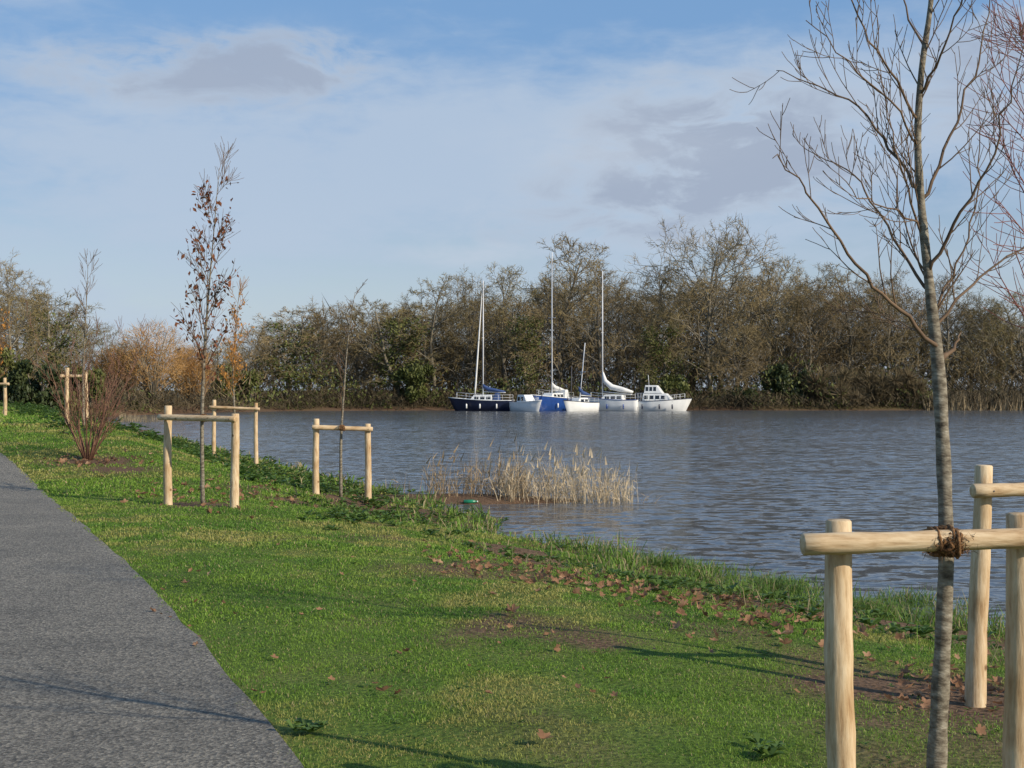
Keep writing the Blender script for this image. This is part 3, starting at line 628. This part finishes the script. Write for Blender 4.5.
def place_tree(px, Y, top, kind, wf, label, i, group=None):
    p = P(px, 400, Y); z = gz(p.x, Y); h = P(px, top, Y).z-z; d = VAR[kind][i % len(VAR[kind])]; s = h/d['ztop']
    t = thing('bare_tree' if kind != 'ivy' else 'ivy_clad_tree', (p.x, Y, z), label, 'tree', group, rz=i*1.3, sc=(s*wf, s*wf, s))
    for nm, me in (('trunk', d['mt']), ('crown', d['mc']), ('ivy', d['mi'])):
        if me:
            o = bpy.data.objects.new(nm, me); C.objects.link(o); o.parent = t
    return t
FT = [(10, 118, 244, 'round', .9, 'tall bare tree on the left edge of the photo beyond the path'),
 (55, 126, 284, 'ivy', 1.4, 'ivy clad tree second from the left edge, behind the far stake frames'),
 (100, 150, 314, 'round', 1.0, 'bare tree behind the bare bush on the left'),
 (222, 172, 334, 'round', 1.4, 'low bare tree between the orange willows and the olive wood'),
 (258, 176, 318, 'round', 1.1, 'bare tree right of the orange leaved sapling on the far bank'),
 (287, 175, 302, 'ivy', 1.9, 'broad olive green ivy covered tree at the left end of the far wood'),
 (320, 179, 293, 'round', 1.0, 'bare tree behind the thin sapling by the water'),
 (358, 180, 296, 'tall', 1.1, 'bare tree just right of the thin sapling, on the far bank'),
 (403, 176, 294, 'ivy', 1.7, 'bright green ivy clad tree left of the navy sailing boat'),
 (433, 181, 274, 'tall', 1.1, 'bare tree left of the navy boat mast'),
 (468, 182, 261, 'round', .9, 'bare tree directly behind the navy sailing boat'),
 (510, 181, 260, 'tall', 1.1, 'bare tree between the navy boat mast and the blue boat mast'),
 (528, 177, 292, 'ivy', 1.4, 'slender ivy clad tree just left of the blue boat mast'),
 (562, 184, 228, 'tall', 1., 'tall bare tree rising above the blue hulled sailing boat'),
 (600, 182, 245, 'round', .9, 'bare tree behind the white sailing boat mast'),
 (640, 182, 260, 'tall', 1., 'bare tree behind the white motor cruiser'),
 (660, 177, 305, 'ivy', 1.3, 'ivy clad tree behind the bow of the white motor cruiser'),
 (712, 182, 210, 'spreading', .95, 'largest bare tree with wide spreading crown, right of the boats'),
 (733, 176, 318, 'low', 1.1, 'pale bushy bare tree in front of the largest tree'),
 (768, 183, 248, 'tall', 1., 'bare tree at the right shoulder of the largest tree'),
 (806, 182, 260, 'round', .9, 'bare tree above the dark evergreen bush on the far bank'),
 (850, 183, 258, 'tall', 1.1, 'bare tree above the brown thicket on the far bank'),
 (892, 183, 256, 'round', .9, 'bare tree seen just left of the near young tree trunk'),
 (940, 184, 272, 'tall', 1.1, 'bare far tree straight behind the near young tree trunk'),
 (982, 184, 282, 'round', .9, 'bare tree above the tan reed bed at right'),
 (1022, 184, 284, 'tall', 1.1, 'bare far tree on the right edge of the photo')]
for i, (px, Y, top, kd, wf, lab) in enumerate(FT): place_tree(px, Y, top, kd, wf, lab, i, 'bare trees of the far bank')
# the mass of the wood behind
TX = [-60, 0, 60, 100, 150, 200, 250, 270, 310, 350, 390, 420, 470, 510, 545, 565, 600, 640, 660, 700, 740, 770, 800, 850, 900, 950, 1000, 1090]
TY = [262, 268, 296, 330, 342, 340, 326, 318, 308, 308, 300, 288, 274, 272, 266, 264, 264, 270, 270, 264, 264, 268, 270, 270, 270, 284, 296, 300]
rng = random.Random(77); acc = {'tt': ([], [], [0]), 'tc': ([], [], [0])}; off = np.array([0, 205., 0])
kinds = [('tall', 0), ('tall', 1), ('round', 0), ('round', 1), ('round', 0), ('low', 0)]
NW = 66
for i in range(NW):
    Y = rng.uniform(188, 214); px = -50+1140*(i+rng.random())/NW; kd, j = rng.choice(kinds); d = VAR[kd][j]
    if px < 230: Y = rng.uniform(180, 200)
    p = P(px, 400, Y); z = gz(p.x, Y); h = (P(px, float(np.interp(px, TX, TY))+rng.uniform(-4, 24), Y).z-z); s = h/d['ztop']; rot = np.array(Matrix.Rotation(rng.uniform(0, 6.28), 3, 'Z')); wv = rng.uniform(1.1, 1.4)
    for kk in acc:
        V, T = d[kk]; A, B, n0 = acc[kk]; A.append((V*np.array([wv, wv, 1])) @ rot.T*s+np.array([p.x, Y, z])-off); B.append(T+n0[0]); n0[0] += len(V)
t = thing('far_wood', (0, 205, 0), 'brown mass of the bare wood behind the trees of the far bank', 'wood'); t['kind'] = 'stuff'
for kk, nm, mt_ in (('tt', 'trunk', FARTRUNK), ('tc', 'crown', FARTWIG)):
    o = bpy.data.objects.new(nm, rawmesh(nm, np.concatenate(acc[kk][0]), np.concatenate(acc[kk][1]), mt_)); C.objects.link(o); o.parent = t; o['kind'] = 'stuff'
# brush filling the wood at trunk height, dark scrub down to the water
rs2 = np.random.RandomState(9)
def brush(n, X, Y, z, h, w, lean=.3):
    dx = rs2.randn(n)*lean; dy = rs2.randn(n)*lean; a = rs2.rand(n)*6.28
    b0 = np.stack([X-np.cos(a)*w/2, Y-np.sin(a)*w/2, z], 1); b1 = np.stack([X+np.cos(a)*w/2, Y+np.sin(a)*w/2, z], 1); tp = np.stack([X+dx*h, Y+dy*h, z+h], 1)
    V = np.stack([b0, b1, tp], 1).reshape(-1, 3); return V, np.arange(3*n).reshape(-1, 3)
n = 30000; X = rs2.uniform(-85, 95, n); Y = yfar(X)+9+rs2.rand(n)*26; kf = .35+.65*sm(-42, -24, X); zb = ground(X, Y)+kf*rs2.rand(n)**1.2*10*(.35+fb(X*.1, Y*.05, 95))
V, T_ = brush(n, X, Y, zb, kf*(.8+1.8*rs2.rand(n)*(.3+fb(X*.13, Y*.05, 92))), .15, .9)
o = bpy.data.objects.new('undergrowth', rawmesh('undergrowth', V, T_, THICK)); C.objects.link(o)
tag(o, 'brown brushy undergrowth inside the far wood', 'undergrowth', kind='stuff')
n = 24000; X = rs2.uniform(-75, 85, n); Y = yfar(X)-.3+np.abs(rs2.randn(n))*5; hh = fb(X*.16, Y*.12, 90); zb = ground(X, Y)+rs2.rand(n)**1.3*4.5*hh**1.5
V, T_ = brush(n, X, Y, zb, (.3+1.3*rs2.rand(n))*(.25+hh), .11, 1.1)
o = bpy.data.objects.new('waterside_scrub', rawmesh('waterside_scrub', V, T_, SCRUB)); C.objects.link(o)
tag(o, 'dark low bare scrub along the far shore down to the water', 'scrub', kind='stuff')
ul = M(); rng = random.Random(78)
for i in range(13000):
    X = rng.uniform(-75, 85); Y = float(yfar(X))+abs(rng.gauss(0, 6))+.5; hh = float(fb(X*.12, Y*.1, 190))
    if hh < .42: continue
    ul.leaf(Vector((X, Y, gz(X, Y)+rng.random()**1.6*13*(hh-.3))), rng.uniform(.15, .34), rng)
tag(ul.build('bramble_cover', IVY, smooth=False), 'green brambles and ivy over the ground of the far bank', 'brambles', kind='stuff')
# willows: rounded crowns of fine orange twigs
for i, (px, Y, top, wp, lab) in enumerate([(116, 150, 346, 24, 'low orange twigged willow, leftmost of the three'), (152, 147, 317, 38, 'tallest and roundest orange twigged willow, in the middle of the three'), (191, 156, 344, 24, 'orange twigged willow, rightmost of the three')]):
    rng = random.Random(200+i); p = P(px, 400, Y); b = Vector((p.x, Y, gz(p.x, Y))); h = P(px, top, Y).z-b.z; m1 = M(); m2 = M(); w = wp/F*Y
    t = thing('willow_tree', b, lab, 'willow', 'orange willows on the far left bank'); cc = Vector((0, 0, h*.55))
    for k in range(24):
        dv_ = Vector((rng.gauss(0, 1), rng.gauss(0, 1), rng.gauss(.35, .8))).normalized()*rng.uniform(.5, .95)
        c = cc+Vector((dv_.x*w, dv_.y*w, dv_.z*h*.42))
        m1.tube([b, b+Vector((c.x*.3, c.y*.3, c.z*.5)), b+c], [.13, .08, .025], 4)
    for j in range(4200):
        dd = Vector((rng.gauss(0, 1), rng.gauss(0, 1), rng.gauss(0, 1))).normalized()*rng.random()**.4
        lump = .68+.5*float(fb(dd.x*2.4+i*7, dd.z*2.4+dd.y*2, 400))
        s = cc+Vector((dd.x*w, dd.y*w, dd.z*h*.44))*lump
        if s.z < .3: continue
        d2 = Vector((dd.x*.8+rng.gauss(0, .45), dd.y*.8+rng.gauss(0, .45), .45+rng.gauss(0, .4))).normalized(); L = rng.uniform(.35, 1.1)
        m2.ribbon([b+s, b+s+d2*L*.6, b+s+d2*L], .045, rng)
    m1.build('trunk', FARTRUNK, t, off=b); m2.build('crown', WILLOW, t, off=b, smooth=False)
def bush(name, label, cat, px, Y, top, wpx, mat, seed, n, size, twig=None):
    rng = random.Random(seed); p = P(px, 400, Y); b = Vector((p.x, Y, gz(p.x, Y))); h = P(px, top, Y).z-b.z; w = wpx/F*Y/2
    t = thing(name, b, label, cat); cl = []
    for i in range(22): a = rng.uniform(0, 6.28); r = rng.random()**.5; cl.append((Vector((math.cos(a)*r*w*.75, math.sin(a)*r*w*.6, h*rng.uniform(.12, .8)*(1-.35*r))), rng.uniform(.25, .42)*min(w, h)*.8))
    m1 = M(); m2 = M()
    for c, r in cl:
        m1.tube([Vector((c.x*.2, c.y*.2, -.1)), c*.6, c], [.09, .06, .03], 4)
        for i in range(n//22):
            d = Vector((rng.gauss(0, 1), rng.gauss(0, 1), rng.gauss(0, 1))).normalized()*r*rng.random()**.35
            q = c+d
            if q.z < 0: continue
            if twig: m2.ribbon([q-d*.8, q, q+Vector((d.x*.5, d.y*.5, abs(d.z)*.4+.3))], .07, rng)
            else: m2.leaf(q, size*rng.uniform(.6, 1.3), rng)
    m1.build('stem', FARTRUNK, t); m2.build('foliage', mat, t, smooth=False)
bush('evergreen_bush', 'dark green evergreen bush at the left edge beyond the path', 'bush', 38, 112, 335, 60, DARKIVY, 301, 3600, .22)
bush('evergreen_bush', 'olive evergreen bush at the far left behind the stake frame', 'bush', 80, 118, 345, 60, IVY, 302, 3000, .2)
bush('evergreen_bush', 'olive green bush on the left edge under the tall bare tree', 'bush', 5, 114, 340, 56, IVY, 309, 3200, .2)
bush('evergreen_bush', 'dark green evergreen bush on the far bank right of the boats', 'bush', 785, 176, 348, 60, DARKIVY, 303, 3600, .26)
bush('evergreen_bush', 'small dark bush under the largest tree', 'bush', 745, 174, 383, 40, DARKIVY, 304, 1500, .24)
bush('bramble_thicket', 'rounded brown bramble thicket left part on the far bank', 'thicket', 842, 175, 360, 90, THICK, 305, 5200, .2, True)
bush('bramble_thicket', 'rounded brown bramble thicket right part beside the tan reeds', 'thicket', 900, 175, 362, 80, THICK, 306, 4600, .2, True)
bush('evergreen_bush', 'olive bush at the water below the ivy clad tree', 'bush', 415, 174, 345, 60, IVY, 307, 3600, .24)
bush('evergreen_bush', 'dark ivy bush behind the white motor cruiser', 'bush', 672, 175, 362, 50, IVY, 308, 2200, .24)
bush('evergreen_bush', 'olive ivy bush on the far bank right of the orange willows', 'bush', 236, 170, 352, 60, IVY, 310, 2400, .24)
rm = M(); rng = random.Random(79)
for i in range(2200):
    px = rng.uniform(925, 1080); Y = rng.uniform(171, 178)-(px-905)*.01; p = P(px, 400, Y); z = gz(p.x, Y); v = Vector((rng.gauss(0, .2), rng.gauss(0, .15), 1)); rm.ribbon([(p.x, Y, z), Vector((p.x, Y, z))+v*rng.uniform(.5, 2.6)*(.4+float(fb(p.x*.4, Y*.2, 500)))], .12, rng)
for i in range(700):
    px = rng.uniform(120, 185); Y = rng.uniform(108, 122); X = P(px, 0, Y).x
    z = gz(X, Y); rm.ribbon([(X, Y, z-.1), Vector((X, Y, z))+Vector((rng.gauss(0, .15), 0, 1))*rng.uniform(.5, 1.3)], .08, rng)
tag(rm.build('reed_bed', REEDF, smooth=False), 'tan dead reed bed along the far shore', 'reeds', kind='stuff')

# ------------------------------------------------------------------ boats
def hullparts(t, L, B, fb_, hm, stripe=None):
    m1 = M(); secs = []; S = np.linspace(0, 1, 15)
    hb = lambda s: B/2*float(np.interp(s, [0, .3, .6, .8, .92, 1], [.72, 1, .95, .66, .3, .02])); sh = lambda s: fb_*(1+.35*s**2+.08*(1-s)**2)
    def sec(s):
        b = hb(s); z = sh(s); x = -L/2+L*s; rk = .45*s**6*fb_; q = []
        for f, zz in ((1, z), (.97, z*.55), (.86, .1), (.45, -.28), (0, -.4)): q.append((x+rk*zz, b*f, zz))
        return q+[(a, -b_, c) for a, b_, c in q[-2::-1]]
    m1.loft([sec(s) for s in S], cap=True); m1.build('hull', hm, t)
    m2 = M(); m2.loft([[(-L/2+L*s+.45*s**6*fb_*sh(s), hb(s)*.97*k, sh(s)-.03+(.05 if k == 0 else 0)) for k in (1, 0, -1)] for s in S], cap=False); m2.build('deck', CREAM, t)
    m3 = M()
    for sg in (1, -1): m3.tube([(-L/2+L*s+.45*s**6*fb_*sh(s), sg*hb(s), sh(s)) for s in S], .045, 5)
    m3.build('rubbing_strake', stripe or WHITE, t)
    return hb, sh
def rail(t, L, hb, sh, a, b, h=.55):
    m1 = M(); S = np.linspace(a, b, 6)
    for sg in (1, -1):
        for s in S: x = -L/2+L*s; m1.tube([(x, sg*hb(s)*.93, sh(s)), (x, sg*hb(s)*.93, sh(s)+h)], .018, 4)
        for k in (1, .5): m1.tube([(-L/2+L*s, sg*hb(s)*.93, sh(s)+h*k) for s in S], .014, 4)
    m1.build('railing', ALU, t)
def cabin(t, x0, x1, w, z0, h, tx, txf, mat, nw, name='cabin', wh=.45):
    m1 = M(); m1.box(x0, x1, -w/2, w/2, z0, z0+h, tx, w*.08, txf); c = bevel(m1.build(name, mat, t, smooth=False), .05)
    for sg in (1, -1):
        for k in range(nw):
            a = x0+tx+(x1-txf-x0-tx)*(k+.14)/nw; b = x0+tx+(x1-txf-x0-tx)*(k+.86)/nw; z1 = z0+h*.3; z2 = z0+h*(.3+wh)
            y1 = w/2-w*.08*.3; y2 = w/2-w*.08*(.3+wh); m2 = M(); bb = 0
            m2.V = [Vector((a, sg*(y1+.012), z1)), Vector((b, sg*(y1+.012), z1)), Vector((b, sg*(y2+.012), z2)), Vector((a, sg*(y2+.012), z2)), Vector((a, sg*(y1-.03), z1)), Vector((b, sg*(y1-.03), z1)), Vector((b, sg*(y2-.03), z2)), Vector((a, sg*(y2-.03), z2))]
            m2.F = [(0, 1, 2, 3), (7, 6, 5, 4), (0, 4, 5, 1), (1, 5, 6, 2), (2, 6, 7, 3), (3, 7, 4, 0)]
            m2.build('window', GLASS, c, smooth=False)
    return c
def mast(t, x, z0, h, L, hb, sh, mat=ALU, boom=2.6, cover=None, spreader=.52, jib=None, r=.075, forestay=True, rake=0, droop=0, jx=None):
    m1 = M(); m1.tube([(x, 0, z0-.3), (x-rake*.5, 0, z0+h*.5), (x-rake, 0, z0+h)], [r, r*.9, r*.7], 8); m1.build('mast', mat, t)
    top = Vector((x-rake, 0, z0+h*.98)); m3 = M()
    for sg in (1, -1):
        sp = Vector((x-rake*spreader, sg*.55, z0+h*spreader)); m2 = M(); m2.tube([(x-rake*spreader, 0, z0+h*spreader), sp], .03, 5); m2.build('spreader', mat, t)
        m3.tube([top, sp, (x-.15, sg*hb(.5)*.95, sh(.5))], .016, 4, False)
    m3.tube([top, (-L/2+.05, 0, sh(0))], .012, 4, False)
    if forestay: m3.tube([top, (L/2, 0, sh(1))], .012, 4, False)
    m3.build('rigging', DARKM, t)
    if jib:
        m4 = M(); a = Vector((jx if jx is not None else L/2-.15, 0, sh(1)+.25)); tj = top+Vector((.12, 0, -.8)); m4.tube([a.lerp(tj, k) for k in (0, .08, .3, .6, .9, .97)], [.05, .11, .10, .085, .05, .02], 7); m4.build('furled_headsail', jib, t)
    if boom:
        m5 = M(); m5.tube([(x-.1, 0, z0+.95), (x-boom, 0, z0+.85-droop)], .05, 6); bo = m5.build('boom', mat, t)
        if cover:
            m6 = M(); m6.tube([(x+.05, 0, z0+1.9), (x-.12, 0, z0+1.55), (x-boom*.25, 0, z0+1.25-droop*.3), (x-boom*.6, 0, z0+1.1-droop*.6), (x-boom*.98, 0, z0+.95-droop)], [.05, .2, .24, .19, .08], 8); m6.build('sail_cover', cover, t)
def fenders(t, xs, y, z, mat=WHITE):
    for x in xs: m1 = M(); m1.tube([(x, y, z+.3), (x, y, z+.25), (x, y, z-.2), (x, y, z-.27)], [.03, .09, .09, .03], 8); m1.build('fender', mat, t)
BY = 167.
def bloc(px, Y=BY): return (P(px, 400, Y).x, Y, WZ)
GB = 'boats moored on the far side'
# 1 navy
L = 7.0; t = thing('sailing_boat', bloc(484), 'navy hulled sailing boat, leftmost of the moored boats', 'boat', GB, rz=R(168))
hb, sh = hullparts(t, L, 2.5, 1.15, NAVY); cabin(t, -1.2, 1.7, 1.6, 1.15, .7, .15, .6, WHITE, 3); rail(t, L, hb, sh, .03, .97, .65)
mast(t, .1, 1.3, 14., L, hb, sh, jib=CANVAS, cover=BLUEC, boom=2.7, jx=1.1); fenders(t, (-1.8, .2, 1.8), 1.32, .55)
m1 = M(); m1.box(-1.85, -1.15, -.8, .8, 1.2, 2.1, .05, .1, .3); bevel(m1.build('sprayhood', BLUEC, t, smooth=False), .08)
# 2 small white cruiser
L = 4.6; t = thing('motor_boat', bloc(526, 164), 'small white motor boat between the navy and the blue sailing boats', 'boat', GB, rz=R(-52))
hb, sh = hullparts(t, L, 1.9, .95, WHITE); cabin(t, -.9, 1.1, 1.45, .9, 1.0, .1, .7, WHITE, 2); rail(t, L, hb, sh, .55, .97, .4)
m1 = M(); m1.box(-2.62, -2.3, -.2, .2, .1, 1.15, .03, .03); bevel(m1.build('outboard_motor', DARKM, t, smooth=False), .05)
# 3 blue
L = 6.4; t = thing('sailing_boat', bloc(553, 170), 'blue hulled sailing boat with the tallest mast, in the middle of the moored boats', 'boat', GB, rz=R(-128))
hb, sh = hullparts(t, L, 2.5, 1.4, BLUE); cabin(t, -1.3, 1.5, 1.6, 1.4, .7, .15, .6, WHITE, 3); rail(t, L, hb, sh, .03, .97, .65)
mast(t, .2, 1.5, 17.4, L, hb, sh, cover=CANVAS, boom=2.6, spreader=.55, jib=None, r=.085); fenders(t, (-1.5, .8), 1.32, .6)
m1 = M(); m1.box(-2.2, -1.2, -.85, .85, 1.4, 2.5, .1, .12, .35); bevel(m1.build('sprayhood', CANVAS, t, smooth=False), .08)
# 4 small white sailing boat with raked short mast
L = 4.8; t = thing('sailing_boat', bloc(581, 164), 'small white sailing boat with a short leaning mast, in front of the blue boat', 'boat', GB, rz=R(-135))
hb, sh = hullparts(t, L, 2.0, .95, WHITE, NAVY); cabin(t, -.7, 1.3, 1.35, .95, .6, .1, .5, WHITE, 2); rail(t, L, hb, sh, .03, .97, .5)
mast(t, .3, .9, 7., L, hb, sh, boom=2.0, cover=BLUEC, r=.07, rake=1.0)
m1 = M(); m1.tube([(1.8, .1, .9), (1.7, .1, 5.2)], .06, 6); m1.build('flag_pole', DARKM, t)
# 5 white sailing boat
L = 6.0; t = thing('sailing_boat', bloc(614, 167), 'white sailing boat with a bulky white sail bundled on its sloping boom', 'boat', GB, rz=R(160))
hb, sh = hullparts(t, L, 2.5, 1.2, WHITE, BLUE); cabin(t, -1.3, 1.6, 1.6, 1.2, .7, .15, .6, WHITE, 3); rail(t, L, hb, sh, .03, .97, .6)
mast(t, 1.4, 1.3, 15.2, L, hb, sh, cover=None, boom=3.6, droop=.2, r=.08); fenders(t, (-1.5, .5), 1.32, .5, BLUE)
m6 = M(); m6.tube([(1.35, 0, 4.6), (1.1, 0, 3.5), (.3, 0, 2.8), (-1, 0, 2.5), (-2.3, 0, 2.2)], [.08, .28, .36, .32, .14], 9); m6.build('bundled_sail', CANVAS, t)
# 6 motor cruiser
L = 5.8; t = thing('motor_cruiser', bloc(661, 166), 'white motor cruiser with a long windowed cabin, rightmost of the moored boats', 'boat', GB, rz=R(-14))
hb, sh = hullparts(t, L, 2.6, 1.1, WHITE, NAVY); cabin(t, -2.1, 1.6, 2.0, 1.1, .95, .1, .9, WHITE, 4); c = cabin(t, -1.9, .3, 1.8, 2.052, .95, .15, .7, WHITE, 3, 'wheelhouse', .5); rail(t, L, hb, sh, .5, .98)
rail(t, L, hb, sh, .0, .3, .9); fenders(t, (-2, 0, 1.5), -1.42, .5, NAVY)
m1 = M(); m1.tube([(-1.4, 0, 2.9), (-1.5, 0, 4.2)], .03, 5); m1.build('antenna', ALU, t)

# ------------------------------------------------------------------ world, sun, camera
sc = bpy.context.scene
w = bpy.data.worlds.new('World'); sc.world = w; w.use_nodes = True; nt = w.node_tree; bg = nt.nodes['Background']
EL = 28.; dv = Vector((-.83, .56, 0)).normalized()*math.cos(R(EL)); dv.z = -math.sin(R(EL))
sky = N(nt, 'ShaderNodeTexSky', sky_type='NISHITA', sun_disc=False); sky.sun_elevation = R(EL); sky.sun_rotation = math.atan2(-dv.x, -dv.y); sky.ozone_density = 1.5; sky.dust_density = .6; sky.air_density = 1.
tc = N(nt, 'ShaderNodeTexCoord'); sx = N(nt, 'ShaderNodeSeparateXYZ'); nt.links.new(tc.outputs['Generated'], sx.inputs[0])
def mth(op, a, b=None, clamp=False):
    n = N(nt, 'ShaderNodeMath', operation=op, use_clamp=clamp)
    for i, v in enumerate((a, b)):
        if v is None: continue
        if isinstance(v, (int, float)): n.inputs[i].default_value = v
        else: nt.links.new(v, n.inputs[i])
    return n.outputs[0]
az = mth('ARCTAN2', sx.outputs[0], sx.outputs[1]); el = mth('ARCSINE', sx.outputs[2])
def nz(sa, se, scale, detail=5., off=0, dist=0.):
    cb = N(nt, 'ShaderNodeCombineXYZ'); nt.links.new(mth('MULTIPLY', az, sa), cb.inputs[0]); nt.links.new(mth('MULTIPLY', el, se), cb.inputs[1]); cb.inputs[2].default_value = off
    n = N(nt, 'ShaderNodeTexNoise', Scale=scale, Detail=detail, Roughness=.58, Distortion=dist); nt.links.new(cb.outputs[0], n.inputs['Vector']); return n.outputs['Fac']
def gau(a0, e0, s_, t_):
    x = mth('DIVIDE', mth('SUBTRACT', az, a0), s_); y = mth('DIVIDE', mth('SUBTRACT', el, e0), t_)
    return mth('EXPONENT', mth('MULTIPLY', mth('ADD', mth('MULTIPLY', x, x), mth('MULTIPLY', y, y)), -1.))
def pg(px, py, sx_, sy_): return gau((px-512)/F, (390-py)/F, sx_/F, sy_/F)
def msum(l):
    r = l[0]
    for q in l[1:]: r = mth('ADD', r, q)
    return r
def sstep(v, a, b):
    n = N(nt, 'ShaderNodeMapRange', interpolation_type='SMOOTHSTEP')
    if a > b: n.inputs[1].default_value = b; n.inputs[2].default_value = a; n.inputs[3].default_value = 1; n.inputs[4].default_value = 0
    else: n.inputs[1].default_value = a; n.inputs[2].default_value = b
    nt.links.new(v, n.inputs[0]); return n.outputs[0]
nA = nz(1., 2.6, 12., 7., 0, .6); nB = nz(1., 3.6, 4.5, 6., 3.3); nC = nz(1., 2.4, 22., 6., 7., .5)
col = mix(nt, mth('MULTIPLY', sstep(el, .02, .2), .7), sky.outputs[0], (2.0, 3.9, 7.0))
veil = mth('MULTIPLY', sstep(mth('ADD', mth('ADD', nB, mth('MULTIPLY', mth('SUBTRACT', nC, .5), .35)), msum([mth('MULTIPLY', pg(620, 150, 420, 95), .34), mth('MULTIPLY', pg(150, 200, 340, 90), .24), mth('MULTIPLY', sstep(el, .20, .28), -.2)])), .38, .82), .85)
col = mix(nt, veil, col, (4.7, 5.7, 7.1))
haze = sstep(el, .18, .0); col = mix(nt, mth('MULTIPLY', haze, .8), col, (4.8, 5.8, 7.2))
gr = msum([mth('MULTIPLY', pg(190, 84, 160, 34), 1.3), pg(310, 68, 70, 28), mth('MULTIPLY', pg(720, 125, 110, 52), 1.2), mth('MULTIPLY', pg(700, 150, 140, 50), .8), mth('MULTIPLY', pg(640, 200, 115, 30), 1.1), mth('MULTIPLY', pg(770, 185, 95, 38), .9), mth('MULTIPLY', pg(990, 95, 95, 75), 1.2), mth('MULTIPLY', pg(560, 235, 150, 20), .5)])
nm_ = mth('ADD', mth('MULTIPLY', nA, 3.2), mth('SUBTRACT', mth('MULTIPLY', nC, 1.8), 1.8))
gn = mth('MULTIPLY', gr, nm_)
col = mix(nt, mth('MULTIPLY', sstep(gn, .0, .8), .65), col, (5.2, 6.0, 7.1))
col = mix(nt, mth('MULTIPLY', sstep(gn, .2, 1.3), .8), col, (3.4, 4.05, 5.3))
wh = msum([pg(15, 15, 90, 30), pg(470, 255, 90, 16), pg(200, 5, 60, 10), mth('MULTIPLY', pg(600, 150, 220, 50), .7)])
wm_ = sstep(mth('MULTIPLY', wh, mth('ADD', nC, .35)), .25, .9); col = mix(nt, mth('MULTIPLY', wm_, .4), col, (5.8, 6.4, 7.3))
nt.links.new(col, bg.inputs['Color']); bg.inputs['Strength'].default_value = .1
sl = bpy.data.lights.new('sun', 'SUN'); sl.energy = 5.; sl.angle = R(.5); sl.color = (1., .89, .72)
so_ = bpy.data.objects.new('sun', sl); C.objects.link(so_); so_.rotation_euler = dv.to_track_quat('-Z', 'Y').to_euler(); so_.location = (20, -20, 30)
cam = bpy.data.cameras.new('camera'); co = bpy.data.objects.new('camera', cam); C.objects.link(co)
cam.lens = 50; cam.sensor_width = 36; cam.clip_end = 5000; cam.clip_start = .05
co.location = (0, 0, CH); co.rotation_euler = (R(90)+6/F, 0, 0); sc.camera = co
sc.view_settings.view_transform = 'Standard'; sc.view_settings.look = 'None'; sc.view_settings.exposure = 0
